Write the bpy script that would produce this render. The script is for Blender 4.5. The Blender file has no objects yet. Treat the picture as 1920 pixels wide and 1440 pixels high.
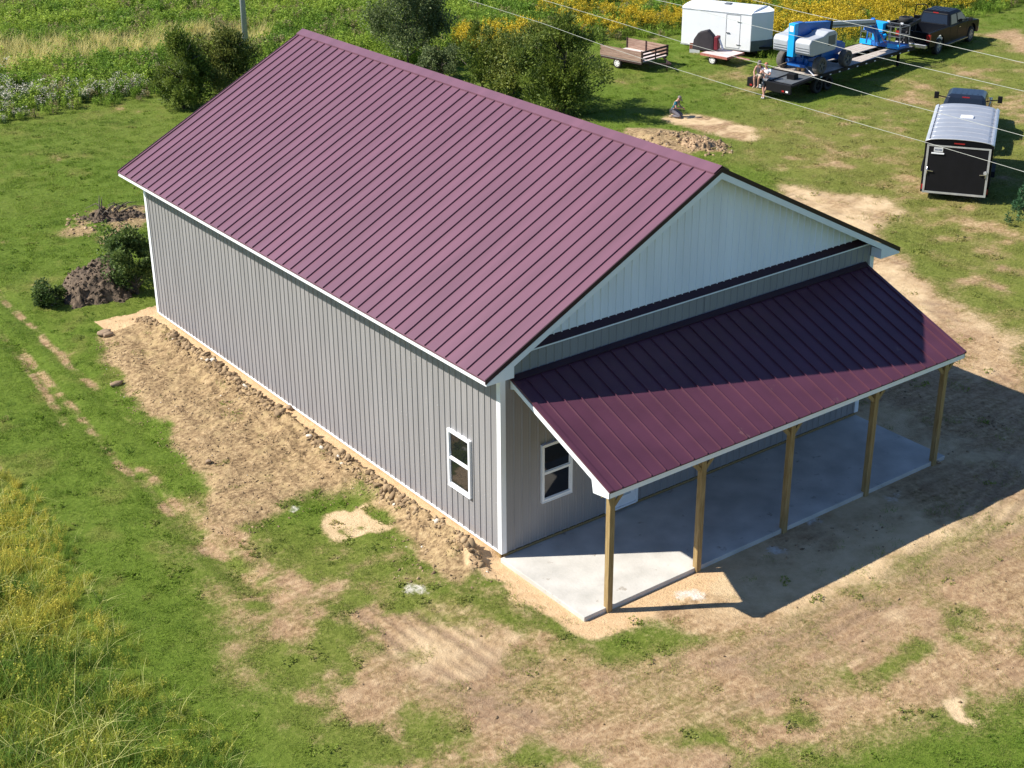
import bpy, bmesh, math, random
import numpy as np
from mathutils import Vector, Matrix
PI = math.pi
rng = np.random.default_rng(7)
random.seed(7)
scene = bpy.context.scene
C = scene.collection

# ------------------------------------------------------------------ camera
CAM = np.array([-17.390, -23.563, 18.118]); YAW, PITCH, ROLL, F = -0.64448, -0.44036, -0.0057, 2777.08
_cy, _sy, _cp, _sp = math.cos(YAW), math.sin(YAW), math.cos(PITCH), math.sin(PITCH)
FWD = np.array([-_sy*_cp, _cy*_cp, _sp]); _r = np.array([_cy, _sy, 0.0]); _u = np.cross(_r, FWD)
RGT = _r*math.cos(ROLL) + _u*math.sin(ROLL); UP = -_r*math.sin(ROLL) + _u*math.cos(ROLL)
def at(u, v, z=-0.2):
    """a point of the photograph (1920 x 1440) as a world point at height z"""
    d = FWD + RGT*((u-960)/F) - UP*((v-720)/F)
    t = (z-CAM[2])/d[2]
    return CAM + d*t
def project(P):
    d = np.asarray(P) - CAM
    z = d @ FWD
    return 960 + F*(d @ RGT)/z, 720 - F*(d @ UP)/z
cd = bpy.data.cameras.new('camera'); cam = bpy.data.objects.new('camera', cd); C.objects.link(cam)
cd.sensor_width = 36; cd.lens = F/1920*36; cd.clip_end = 2000
M = Matrix((( RGT[0], UP[0], -FWD[0], CAM[0]), (RGT[1], UP[1], -FWD[1], CAM[1]), (RGT[2], UP[2], -FWD[2], CAM[2]), (0, 0, 0, 1)))
cam.matrix_world = M
scene.camera = cam

# ------------------------------------------------------------------ light
S_EL, S_AZ = math.radians(43.8), math.radians(180-33.5)   # direction towards the sun: azimuth from +x
sv = Vector((math.cos(S_EL)*math.cos(S_AZ), math.cos(S_EL)*math.sin(S_AZ), math.sin(S_EL)))
w = bpy.data.worlds.new('World'); scene.world = w; w.use_nodes = True
nt = w.node_tree; bg = nt.nodes['Background']
sky = nt.nodes.new('ShaderNodeTexSky'); sky.sky_type = 'NISHITA'; sky.sun_disc = False
sky.sun_elevation = S_EL; sky.sun_rotation = math.radians(90) - S_AZ
sky.air_density = 1.0; sky.dust_density = 0.3; sky.ozone_density = 1.0
tn = nt.nodes.new('ShaderNodeVectorMath'); tn.operation = 'MULTIPLY'; tn.inputs[1].default_value = (.76, .96, 1.24)
nt.links.new(sky.outputs[0], tn.inputs[0]); nt.links.new(tn.outputs[0], bg.inputs[0]); bg.inputs[1].default_value = 0.068
ld = bpy.data.lights.new('sun', 'SUN'); ld.energy = 4.9; ld.angle = math.radians(0.5); ld.color = (1.0, 0.95, 0.86)
sun = bpy.data.objects.new('sun', ld); C.objects.link(sun)
sun.rotation_euler = (-sv).to_track_quat('-Z', 'Y').to_euler(); sun.location = (0, 0, 60)
scene.view_settings.view_transform = 'Standard'; scene.view_settings.look = 'None'
scene.view_settings.gamma = 1; scene.view_settings.exposure = 0.72
scene.cycles.max_bounces = 6; scene.cycles.transparent_max_bounces = 8

# ------------------------------------------------------------------ materials
def nnode(nt, t, **k):
    n = nt.nodes.new(t)
    for a, b in k.items(): setattr(n, a, b)
    return n
def mat(name, col, rough=0.6, metal=0.0, spec=0.5, var=0.12, scale=3.0, stretch=(1, 1, 1), bump=0.0, bscale=40.0, coat=0.0, col2=None, detail=4.0):
    m = bpy.data.materials.new(name); m.use_nodes = True
    nt = m.node_tree; b = nt.nodes['Principled BSDF']
    b.inputs['Roughness'].default_value = rough; b.inputs['Metallic'].default_value = metal
    b.inputs['Specular IOR Level'].default_value = spec; b.inputs['Coat Weight'].default_value = coat
    tc = nnode(nt, 'ShaderNodeTexCoord'); mp = nnode(nt, 'ShaderNodeMapping'); mp.inputs['Scale'].default_value = stretch
    nt.links.new(tc.outputs['Object'], mp.inputs[0])
    no = nnode(nt, 'ShaderNodeTexNoise'); no.inputs['Scale'].default_value = scale; no.inputs['Detail'].default_value = detail
    nt.links.new(mp.outputs[0], no.inputs[0])
    cr = nnode(nt, 'ShaderNodeValToRGB')
    c2 = col2 or [min(1, c*(1+var)) for c in col]
    c1 = col if col2 else [c*(1-var) for c in col]
    cr.color_ramp.elements[0].position = 0.32; cr.color_ramp.elements[1].position = 0.68
    cr.color_ramp.elements[0].color = (*c1, 1); cr.color_ramp.elements[1].color = (*c2, 1)
    nt.links.new(no.outputs[0], cr.inputs[0]); nt.links.new(cr.outputs[0], b.inputs['Base Color'])
    if bump:
        n2 = nnode(nt, 'ShaderNodeTexNoise'); n2.inputs['Scale'].default_value = bscale
        nt.links.new(mp.outputs[0], n2.inputs[0])
        bp = nnode(nt, 'ShaderNodeBump'); bp.inputs['Strength'].default_value = bump; bp.inputs['Distance'].default_value = 0.02
        nt.links.new(n2.outputs[0], bp.inputs['Height']); nt.links.new(bp.outputs[0], b.inputs['Normal'])
    return m
def stained(m, col, thr_, scale, amt=.7):
    nt = m.node_tree; b = nt.nodes['Principled BSDF']; src = b.inputs['Base Color'].links[0].from_socket
    tc = nnode(nt, 'ShaderNodeTexCoord'); no = nnode(nt, 'ShaderNodeTexNoise'); no.inputs['Scale'].default_value = scale; no.inputs['Detail'].default_value = 8; no.inputs['Roughness'].default_value = .7
    nt.links.new(tc.outputs['Object'], no.inputs[0]); mr = nnode(nt, 'ShaderNodeMapRange'); mr.inputs[1].default_value = thr_; mr.inputs[2].default_value = thr_+.06; mr.inputs[4].default_value = amt
    nt.links.new(no.outputs[0], mr.inputs[0]); mx = nnode(nt, 'ShaderNodeMix', data_type='RGBA'); nt.links.new(mr.outputs[0], mx.inputs[0]); nt.links.new(src, mx.inputs[6]); mx.inputs[7].default_value = (*col, 1); nt.links.new(mx.outputs[2], b.inputs['Base Color'])
def leafmat(name, col, col2, rough=0.6, trans=0.3, nscale=1.5, island=0.5):
    m = bpy.data.materials.new(name); m.use_nodes = True
    nt = m.node_tree; b = nt.nodes['Principled BSDF']; out = nt.nodes['Material Output']
    b.inputs['Roughness'].default_value = rough; b.inputs['Specular IOR Level'].default_value = 0.3
    tc = nnode(nt, 'ShaderNodeTexCoord'); no = nnode(nt, 'ShaderNodeTexNoise'); no.inputs['Scale'].default_value = nscale; no.inputs['Detail'].default_value = 3
    nt.links.new(tc.outputs['Object'], no.inputs[0])
    ge = nnode(nt, 'ShaderNodeNewGeometry')
    mr = nnode(nt, 'ShaderNodeMapRange'); mr.inputs[1].default_value = .35; mr.inputs[2].default_value = .65
    nt.links.new(no.outputs[0], mr.inputs[0])
    mx = nnode(nt, 'ShaderNodeMix'); mx.inputs[0].default_value = island
    nt.links.new(mr.outputs[0], mx.inputs[2]); nt.links.new(ge.outputs['Random Per Island'], mx.inputs[3])
    cr = nnode(nt, 'ShaderNodeValToRGB'); cr.color_ramp.elements[0].color = (*col, 1); cr.color_ramp.elements[1].color = (*col2, 1)
    cr.color_ramp.elements[0].position = .2; cr.color_ramp.elements[1].position = .85
    nt.links.new(mx.outputs[0], cr.inputs[0]); nt.links.new(cr.outputs[0], b.inputs['Base Color'])
    tr = nnode(nt, 'ShaderNodeBsdfTranslucent'); nt.links.new(cr.outputs[0], tr.inputs[0])
    ms = nnode(nt, 'ShaderNodeMixShader'); ms.inputs[0].default_value = trans
    nt.links.new(b.outputs[0], ms.inputs[1]); nt.links.new(tr.outputs[0], ms.inputs[2]); nt.links.new(ms.outputs[0], out.inputs[0])
    return m
def tintmat(name, trans=0.3, rough=0.65, island=0.35):
    """colour comes with each instance (attribute tint), every blade a little different"""
    m = bpy.data.materials.new(name); m.use_nodes = True
    nt = m.node_tree; b = nt.nodes['Principled BSDF']; out = nt.nodes['Material Output']
    b.inputs['Roughness'].default_value = rough; b.inputs['Specular IOR Level'].default_value = 0.25
    a = nnode(nt, 'ShaderNodeAttribute', attribute_type='INSTANCER', attribute_name='tint')
    ge = nnode(nt, 'ShaderNodeNewGeometry')
    mr = nnode(nt, 'ShaderNodeMapRange'); mr.inputs[3].default_value = 1-island; mr.inputs[4].default_value = 1+island
    nt.links.new(ge.outputs['Random Per Island'], mr.inputs[0])
    vm = nnode(nt, 'ShaderNodeVectorMath', operation='SCALE')
    nt.links.new(a.outputs['Color'], vm.inputs[0]); nt.links.new(mr.outputs[0], vm.inputs['Scale'])
    nt.links.new(vm.outputs[0], b.inputs['Base Color'])
    tr = nnode(nt, 'ShaderNodeBsdfTranslucent'); nt.links.new(vm.outputs[0], tr.inputs[0])
    ms = nnode(nt, 'ShaderNodeMixShader'); ms.inputs[0].default_value = trans
    nt.links.new(b.outputs[0], ms.inputs[1]); nt.links.new(tr.outputs[0], ms.inputs[2]); nt.links.new(ms.outputs[0], out.inputs[0])
    return m

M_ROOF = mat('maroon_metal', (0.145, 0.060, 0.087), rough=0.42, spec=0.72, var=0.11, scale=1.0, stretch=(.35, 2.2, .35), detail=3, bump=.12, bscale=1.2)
M_PROOF = mat('maroon_metal_porch_shade', (0.088, 0.030, 0.050), rough=0.40, spec=0.4, var=0.10, scale=1.3)  # porch roof's maroon set darker than the main roof to deepen its shadow
M_TRIM = mat('maroon_trim_shade_tone', (0.035, 0.014, 0.020), rough=.45, spec=.3)  # maroon taken near black: shade on ledge and flashing put into the colour
M_GREY = mat('grey_steel_siding', (0.280, 0.268, 0.268), rough=0.5, spec=0.4, var=0.07, scale=1.6, stretch=(1, 1.4, .25), bump=.08, bscale=1.5)
M_WHITE = mat('white_steel', (0.84, 0.85, 0.86), rough=0.45, var=0.02)
M_WGABLE = mat('white_ribbed_steel_shade_blue', (0.82, 0.85, 0.93), rough=0.5, var=0.06, scale=1.2, stretch=(1, 1, .25))  # blue of open shade mixed into the white, against the green ground bounce
M_WOOD = mat('treated_pine', (0.24, 0.155, 0.055), rough=0.75, col2=(0.37, 0.26, 0.115), scale=5, stretch=(6, 6, .5), bump=.2)
M_CONC = mat('concrete', (0.43, 0.41, 0.37), rough=0.95, spec=.2, col2=(0.60, 0.57, 0.52), scale=1.3, bump=.25, bscale=14, detail=10)
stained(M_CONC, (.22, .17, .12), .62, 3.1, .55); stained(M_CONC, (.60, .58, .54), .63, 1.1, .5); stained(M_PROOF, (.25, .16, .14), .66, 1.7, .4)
M_SCREW = mat('screw_head', (0.8, 0.8, 0.82), rough=.3, metal=.6)
M_DARKIN = mat('dark_interior', (0.03, 0.03, 0.035), rough=0.9)
M_GLASS = mat('window_glass', (0.008, 0.009, 0.012), rough=0.03, spec=.75, var=.02)
M_FROST = mat('door_glass', (0.45, 0.52, 0.58), rough=0.15, spec=.8, var=.03)
M_BLACKPAINT = mat('black_paint', (0.006, 0.007, 0.010), rough=0.30, spec=.10, var=.1, coat=.0)
M_NAVY = mat('dark_navy_paint', (0.012, 0.018, 0.032), rough=0.3, spec=.4, var=.1, coat=.2)
M_BLACK = mat('black_steel', (0.009, 0.009, 0.011), rough=0.6, spec=.2)
M_RUBBER = mat('rubber', (0.022, 0.021, 0.020), rough=0.85, bump=.2, var=.25)
M_DUSTRUB = mat('dusty_rubber', (0.11, 0.10, 0.09), rough=0.9, var=.25)
M_CHROME = mat('chrome', (0.6, 0.6, 0.62), rough=0.25, metal=.9)
M_ALU = mat('aluminium', (0.62, 0.63, 0.65), rough=0.4, metal=.5)
M_SILVER = mat('silver_roof_sheet', (0.36, 0.38, 0.42), rough=0.42, metal=.3, var=.08, scale=1.0)
M_WPAINT = mat('white_paint', (0.82, 0.83, 0.84), rough=0.35, var=.02)
M_REDLENS = mat('red_lens', (0.35, 0.02, 0.02), rough=.3)
M_RIM = mat('rim_steel', (0.45, 0.45, 0.45), rough=.4, metal=.6)
M_WRIM = mat('white_rim', (0.75, 0.74, 0.72), rough=.5)
M_PLANK = mat('weathered_deck_planks', (0.33, 0.27, 0.22), rough=0.9, col2=(0.52, 0.46, 0.40), scale=3, stretch=(.6, 7, 7))
M_OLDWOOD = mat('old_brown_boards', (0.20, 0.115, 0.085), rough=0.9, col2=(0.36, 0.25, 0.19), scale=3, stretch=(.7, 6, 8))
M_BROWN = mat('brown_steel', (0.045, 0.022, 0.02), rough=.6)
M_RED = mat('faded_red_steel', (0.30, 0.06, 0.045), rough=.6, col2=(0.45, 0.20, 0.15), scale=6)
M_REDCOVER = mat('dark_red_fabric', (0.16, 0.01, 0.02), rough=.6)
M_TARP = mat('black_tarp', (0.028, 0.022, 0.026), rough=.75, bump=.3, bscale=8)
M_PALEDECK = mat('pale_pink_deck', (0.62, 0.52, 0.49), rough=.8, var=.1)
M_BLUE = mat('lift_blue', (0.012, 0.12, 0.42), rough=.38, var=.08)
M_LBLUE = mat('light_blue_paint', (0.01, 0.36, 0.78), rough=.4, var=.05)
M_LGREY = mat('lift_grey_cover', (0.42, 0.44, 0.47), rough=.4, var=.05)
M_DGREY = mat('dark_grey_panel', (0.10, 0.11, 0.12), rough=.5)
M_STRAP = mat('strap', (0.45, 0.36, 0.26), rough=.8)
M_LUMBER = mat('new_lumber', (0.60, 0.40, 0.19), rough=.8)
M_CABLE = mat('pale_cable', (0.45, 0.46, 0.40), rough=.5)
M_POLE = mat('weathered_pole_wood', (0.36, 0.36, 0.36), rough=.85, col2=(0.50, 0.49, 0.48), stretch=(4, 4, .3))
M_BARK = mat('bark', (0.10, 0.08, 0.06), rough=.9, var=.3, scale=8)
M_SKIN = mat('skin', (0.50, 0.27, 0.20), rough=.6, var=.05)
M_HAIR = mat('brown_hair', (0.10, 0.06, 0.04), rough=.7)
M_REDHAIR = mat('ginger_hair', (0.40, 0.15, 0.09), rough=.7)
M_CAPGREY = mat('grey_cap_cloth', (0.18, 0.15, 0.14), rough=.8)
M_TEAL = mat('teal_cloth', (0.012, 0.13, 0.17), rough=.8)
M_BLKCLOTH = mat('black_cloth', (0.02, 0.018, 0.025), rough=.85)
M_CHAR = mat('charcoal_cloth', (0.055, 0.05, 0.06), rough=.85)
M_WCLOTH = mat('white_cloth', (0.72, 0.74, 0.80), rough=.85)
M_GCLOTH = mat('grey_cloth', (0.17, 0.18, 0.20), rough=.85)
M_TROUSER = mat('grey_trouser_cloth', (0.16, 0.15, 0.175), rough=.85)
M_KHAKI = mat('khaki_cloth', (0.40, 0.36, 0.28), rough=.85)
M_SHOE = mat('light_shoe', (0.50, 0.50, 0.47), rough=.7)
M_TAN = mat('tan_shoe', (0.38, 0.30, 0.20), rough=.7)
M_PLATE = mat('number_plate', (0.65, 0.66, 0.66), rough=.5)
M_INK = mat('dark_ink', (0.03, 0.05, 0.12), rough=.6)
M_CLAYCLOD = mat('clay_clods', (0.20, 0.135, 0.085), rough=.95, col2=(0.42, 0.30, 0.19), scale=2.5, bump=.4)

# ------------------------------------------------------------------ mesh helpers
def link(name, me, parent=None):
    o = bpy.data.objects.new(name, me); C.objects.link(o)
    if parent is not None: o.parent = parent
    return o
def obj(name, bm, m, parent=None, smooth=False, bevel=0.0, auto=None, subd=0):
    bmesh.ops.recalc_face_normals(bm, faces=bm.faces[:])
    me = bpy.data.meshes.new(name); bm.to_mesh(me); bm.free()
    for x in (m if isinstance(m, (list, tuple)) else [m]): me.materials.append(x)
    if smooth: me.polygons.foreach_set('use_smooth', [True]*len(me.polygons))
    o = link(name, me, parent)
    if bevel:
        b = o.modifiers.new('bevel', 'BEVEL'); b.width = bevel; b.segments = 2; b.limit_method = 'ANGLE'; b.angle_limit = math.radians(35)
    if subd:
        s = o.modifiers.new('subd', 'SUBSURF'); s.levels = subd; s.render_levels = subd
    return o
def tag(o, label=None, cat=None, group=None, kind=None):
    if label: o['label'] = label
    if cat: o['category'] = cat
    if group: o['group'] = group
    if kind: o['kind'] = kind
    return o
def empty(name, loc, rz=0.0, label=None, cat=None, group=None):
    o = bpy.data.objects.new(name, None); C.objects.link(o); o.location = loc; o.rotation_euler = (0, 0, rz); o.empty_display_size = .3
    return tag(o, label, cat, group)
def hexa(bm, P, mi=0):
    """eight points, bottom four then top four"""
    v = [bm.verts.new(p) for p in P]
    for f in ((3, 2, 1, 0), (4, 5, 6, 7), (0, 1, 5, 4), (1, 2, 6, 5), (2, 3, 7, 6), (3, 0, 4, 7)):
        bm.faces.new([v[i] for i in f]).material_index = mi
    return v
def bx(bm, x0, x1, y0, y1, z0, z1, mi=0):
    return hexa(bm, [(x0, y0, z0), (x1, y0, z0), (x1, y1, z0), (x0, y1, z0), (x0, y0, z1), (x1, y0, z1), (x1, y1, z1), (x0, y1, z1)], mi)
def box(x0, x1, y0, y1, z0, z1):
    bm = bmesh.new(); bx(bm, x0, x1, y0, y1, z0, z1); return bm
def cyl(bm, p0, p1, r0, r1=None, n=12, mi=0, cap=True):
    p0, p1 = Vector(p0), Vector(p1); r1 = r0 if r1 is None else r1
    d = (p1-p0).normalized(); a = d.orthogonal().normalized(); b = d.cross(a)
    A, B = [], []
    for i in range(n):
        t = 2*PI*i/n; e = a*math.cos(t) + b*math.sin(t)
        A.append(bm.verts.new(p0+e*r0)); B.append(bm.verts.new(p1+e*r1))
    for i in range(n):
        f = bm.faces.new((A[i], A[(i+1) % n], B[(i+1) % n], B[i])); f.material_index = mi; f.smooth = n > 6
    if cap:
        bm.faces.new(A[::-1]).material_index = mi; bm.faces.new(B).material_index = mi
def bar(bm, p0, p1, w=0.05, h=None, mi=0):
    """square bar between two points"""
    p0, p1 = Vector(p0), Vector(p1); h = h or w
    d = (p1-p0).normalized(); up = Vector((0, 0, 1)) if abs(d.z) < .95 else Vector((1, 0, 0))
    s = d.cross(up).normalized()*w/2; t = s.cross(d).normalized()*h/2
    hexa(bm, [p0-s-t, p0+s-t, p0+s+t, p0-s+t, p1-s-t, p1+s-t, p1+s+t, p1-s+t], mi)
def tube(bm, pts, r, n=6, mi=0):
    rings = []
    for i, p in enumerate(pts):
        p = Vector(p); d = (Vector(pts[min(i+1, len(pts)-1)])-Vector(pts[max(i-1, 0)])).normalized()
        a = d.cross(Vector((0, 0, 1))); a = a.normalized() if a.length > .1 else Vector((1, 0, 0)); b = d.cross(a)
        rr = r[i] if isinstance(r, (list, tuple)) else r
        rings.append([bm.verts.new(p+(a*math.cos(2*PI*k/n)+b*math.sin(2*PI*k/n))*rr) for k in range(n)])
    for A, B in zip(rings, rings[1:]):
        for k in range(n):
            f = bm.faces.new((A[k], A[(k+1) % n], B[(k+1) % n], B[k])); f.smooth = True; f.material_index = mi
    bm.faces.new(rings[0][::-1]).material_index = mi; bm.faces.new(rings[-1]).material_index = mi
def prism(bm, poly, f, a, b, mi=0):
    """poly in 2-D; f(p, q, depth) -> xyz; extruded from depth a to b"""
    A = [bm.verts.new(f(p, q, a)) for p, q in poly]; B = [bm.verts.new(f(p, q, b)) for p, q in poly]
    n = len(poly)
    for i in range(n): bm.faces.new((A[i], A[(i+1) % n], B[(i+1) % n], B[i])).material_index = mi
    bm.faces.new(A[::-1]).material_index = mi; bm.faces.new(B).material_index = mi
XZ = lambda p, q, d: (p, d, q)     # profile in x-z, depth along y
YZ = lambda p, q, d: (d, p, q)
XY = lambda p, q, d: (p, q, d)
def mesh_np(name, V, Fq, m, parent=None, smooth=False, mi=None):
    me = bpy.data.meshes.new(name)
    k = Fq.shape[1]; n = len(Fq)
    me.vertices.add(len(V)); me.vertices.foreach_set('co', np.asarray(V, np.float32).ravel())
    me.loops.add(n*k); me.loops.foreach_set('vertex_index', Fq.astype(np.int32).ravel())
    me.polygons.add(n); me.polygons.foreach_set('loop_start', np.arange(0, n*k, k, dtype=np.int32)); 
    if mi is not None: me.polygons.foreach_set('material_index', mi.astype(np.int32))
    if smooth: me.polygons.foreach_set('use_smooth', np.ones(n, bool))
    for x in (m if isinstance(m, (list, tuple)) else [m]): me.materials.append(x)
    me.update(calc_edges=True); me.validate()
    return link(name, me, parent)
def copy_tree(o, parent=None):
    c = o.copy(); C.objects.link(c)
    if parent is not None: c.parent = parent
    for ch in list(o.children): copy_tree(ch, c)
    return c

# ------------------------------------------------------------------ noise in numpy (shared by ground colours and the plants on it)
_T = np.random.default_rng(3).random((256, 256))
def vnoise(x, y, s, seed=0):
    x = x/s + seed*17.3; y = y/s + seed*9.1
    xi = np.floor(x).astype(int); yi = np.floor(y).astype(int); fx = x-xi; fy = y-yi
    fx = fx*fx*(3-2*fx); fy = fy*fy*(3-2*fy)
    g = lambda a, b: _T[a % 256, b % 256]
    return (g(xi, yi)*(1-fx)+g(xi+1, yi)*fx)*(1-fy) + (g(xi, yi+1)*(1-fx)+g(xi+1, yi+1)*fx)*fy
def fbm(x, y, s, seed=0, o=4):
    a, t, r = 1.0, 0.0, 0.0
    for i in range(o):
        r = r + a*vnoise(x, y, s/2**i, seed+i*3); t += a; a *= .55
    return r/t
def sstep(v, a, b):
    t = np.clip((v-a)/(b-a), 0, 1); return t*t*(3-2*t)
def sdist(x, y, poly):
    """signed distance to a polygon, positive inside"""
    P = np.array(poly, float); d = np.full(x.shape, 1e9); ins = np.zeros(x.shape, bool)
    for i in range(len(P)):
        a, b = P[i], P[(i+1) % len(P)]; e = b-a
        wx, wy = x-a[0], y-a[1]
        t = np.clip((wx*e[0]+wy*e[1])/(e@e+1e-9), 0, 1)
        d = np.minimum(d, (wx-e[0]*t)**2+(wy-e[1]*t)**2)
        c = ((a[1] > y) != (b[1] > y))
        with np.errstate(divide='ignore', invalid='ignore'):
            xc = (b[0]-a[0])*(y-a[1])/(b[1]-a[1]+1e-12)+a[0]
        ins ^= c & (x < xc)
    d = np.sqrt(d); return np.where(ins, d, -d)
def ldist(x, y, line):
    P = np.array(line, float); d = np.full(x.shape, 1e9)
    for a, b in zip(P, P[1:]):
        e = b-a; wx, wy = x-a[0], y-a[1]; t = np.clip((wx*e[0]+wy*e[1])/(e@e+1e-9), 0, 1)
        d = np.minimum(d, (wx-e[0]*t)**2+(wy-e[1]*t)**2)
    return np.sqrt(d)
def pp(pts, z=-0.2): return [tuple(at(u, v, z)[:2]) for u, v in pts]

# ------------------------------------------------------------------ the barn
W, L, OV, G, HE, HR = 12.19, 18.45, 0.634, 0.328, 4.717, 8.143
SL = (HR-HE)/(W/2+OV)
SOF = 4.57                                            # soffit height
def roofz(x): return HE + (x+OV)*SL if x <= W/2 else HE + (W+OV-x)*SL
barn = empty('pole_barn', (0, 0, 0), 0, 'grey steel pole barn with a maroon standing seam roof, white gable and open front porch', 'barn')
def ribwall(name, ax, fix, t0, t1, off, z0, ztop, out, m, parent, z0f=None, pitch=0.2286, wb=.058, wt=.026, h=.021):
    """ribbed steel sheet: profile along t, standing on z0, out = outward direction along the other axis"""
    ts = [(t0, 0.0)]; k = math.ceil((t0-off)/pitch)
    while True:
        c = off + k*pitch
        if c + wb/2 >= t1: break
        if c - wb/2 > t0:
            ts += [(c-wb/2, 0), (c-wt/2, h), (c+wt/2, h), (c+wb/2, 0)]
            for q in (.36, .64): 
                tq = c+pitch*q
                if tq+.012 < t1: ts += [(tq-.012, 0), (tq, .004), (tq+.012, 0)]
        k += 1
    ts.append((t1, 0.0))
    extra = [W/2] if (ax == 'x' and t0 < W/2 < t1) else []
    for e in extra:
        ts = sorted(ts+[(e, 0.0)])
    bm = bmesh.new(); lo, hi = [], []
    for t, d in ts:
        p = fix+out*d
        zb = z0f(t) if z0f else z0
        if ax == 'y': lo.append(bm.verts.new((p, t, zb))); hi.append(bm.verts.new((p, t, ztop(t))))
        else: lo.append(bm.verts.new((t, p, zb))); hi.append(bm.verts.new((t, p, ztop(t))))
    for i in range(len(ts)-1): bm.faces.new((lo[i], lo[i+1], hi[i+1], hi[i]))
    return obj(name, bm, m, parent)
wl = ribwall('side_wall', 'y', 0.0, .02, L-.02, .15, 0.02, lambda t: SOF+.02, -1, M_GREY, barn)
ribwall('side_wall', 'y', W, .02, L-.02, .15, 0.02, lambda t: SOF+.02, 1, M_GREY, barn)
ZL = 4.93
ribwall('front_wall', 'x', 0.0, .02, W-.02, .145, -0.03, lambda t: min(ZL, roofz(t)-.12), -1, M_GREY, barn)
ribwall('gable_panel', 'x', 0.11, .55, W-.55, 5.45, 0, lambda t: roofz(t)-.07, -1, M_WGABLE, barn, z0f=lambda t: min(5.06, roofz(t)-.07))
ribwall('back_wall', 'x', L, .02, W-.02, .145, 0.02, lambda t: roofz(t)-.07, 1, M_GREY, barn)
for x in (.03, W-.08): obj('foundation_board', box(x, x+.05, .1, L-.1, -.2, .05), M_WOOD, barn)
bm = bmesh.new(); bx(bm, .06, W-.06, -.004, .03, -.109, -.055); obj('skirt_board', bm, M_WOOD, barn)
bm = bmesh.new(); bx(bm, -.036, -.001, .1, L-.1, -.015, .02); obj('base_trim', bm, M_WHITE, barn)
# maroon ledge between grey wall and white gable, its pale trim
bm = bmesh.new()
hexa(bm, [(.45, -.035, ZL-.01), (W-.45, -.035, ZL-.01), (W-.45, .10, ZL), (.45, .10, ZL), (.45, -.035, ZL+.012), (W-.45, -.035, ZL+.012), (W-.45, .105, 5.075), (.45, .105, 5.075)])
obj('ledge_flashing', bm, M_TRIM, barn)
bm = bmesh.new(); bx(bm, .12, W-.12, -.042, -.037, ZL-.03, ZL+.004); obj('ledge_trim', bm, M_WHITE, barn)
# corner trims
for cx, sx in ((0, 1), (W, -1)):
    for cy, sy in ((0, 1), (L, -1)):
        bm = bmesh.new()
        prism(bm, [(cx-.03*sx, cy-.03*sy), (cx+.115*sx, cy-.03*sy), (cx+.115*sx, cy-.001*sy), (cx+.0*sx, cy+.0*sy), (cx-.001*sx, cy+.115*sy), (cx-.03*sx, cy+.115*sy)], XY, -.02 if cy == 0 else 0.0, SOF-.004)
        obj('corner_trim', bm, M_WHITE, barn)
# roof: two slopes of standing seam panels in one part, and a ridge cap
bm = bmesh.new(); T = .035
Y0, Y1 = -G, L+G
for s in (0, 1):
    X = (lambda x: x) if s == 0 else (lambda x: W-x)
    hexa(bm, [(X(-OV-.02), Y0, HE-T-.01), (X(W/2), Y0, HR-T), (X(W/2), Y1, HR-T), (X(-OV-.02), Y1, HE-T-.01), (X(-OV-.02), Y0, HE-.01), (X(W/2), Y0, HR), (X(W/2), Y1, HR), (X(-OV-.02), Y1, HE-.01)])
    k = 0; n = Vector((-SL, 0, 1)).normalized()
    while -.05+.4064*k < L+.3:
        y = -.05+.4064*k; h = .036; k += 1
        a, b = -OV-.01, W/2-.2
        nx = n.x*h; nz = n.z*h
        hexa(bm, [(X(a), y-.008, roofz(a)-.002), (X(b), y-.008, roofz(b)-.002), (X(b), y+.008, roofz(b)-.002), (X(a), y+.008, roofz(a)-.002),
                  (X(a+nx), y-.008, roofz(a)+nz), (X(b+nx), y-.008, roofz(b)+nz), (X(b+nx), y+.008, roofz(b)+nz), (X(a+nx), y+.008, roofz(a)+nz)])
obj('roof', bm, M_ROOF, barn)
bm = bmesh.new(); cw = .24
for s in (0, 1):
    X = (lambda x: x) if s == 0 else (lambda x: W-x)
    z1 = HR+.05
    hexa(bm, [(X(W/2-cw), Y0-.01, roofz(W/2-cw)+.03), (X(W/2), Y0-.01, z1-.012), (X(W/2), Y1+.01, z1-.012), (X(W/2-cw), Y1+.01, roofz(W/2-cw)+.03),
              (X(W/2-cw), Y0-.01, roofz(W/2-cw)+.048), (X(W/2), Y0-.01, z1+.006), (X(W/2), Y1+.01, z1+.006), (X(W/2-cw), Y1+.01, roofz(W/2-cw)+.048)])
    hexa(bm, [(X(W/2-cw), Y0-.01, roofz(W/2-cw)+.002), (X(W/2-cw+.01), Y0-.01, roofz(W/2-cw)+.006), (X(W/2-cw+.01), Y1+.01, roofz(W/2-cw)+.006), (X(W/2-cw), Y1+.01, roofz(W/2-cw)+.002),
              (X(W/2-cw), Y0-.01, roofz(W/2-cw)+.029), (X(W/2-cw+.01), Y0-.01, roofz(W/2-cw)+.029), (X(W/2-cw+.01), Y1+.01, roofz(W/2-cw)+.029), (X(W/2-cw), Y1+.01, roofz(W/2-cw)+.029)])
obj('ridge_cap', bm, M_ROOF, barn)
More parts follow.
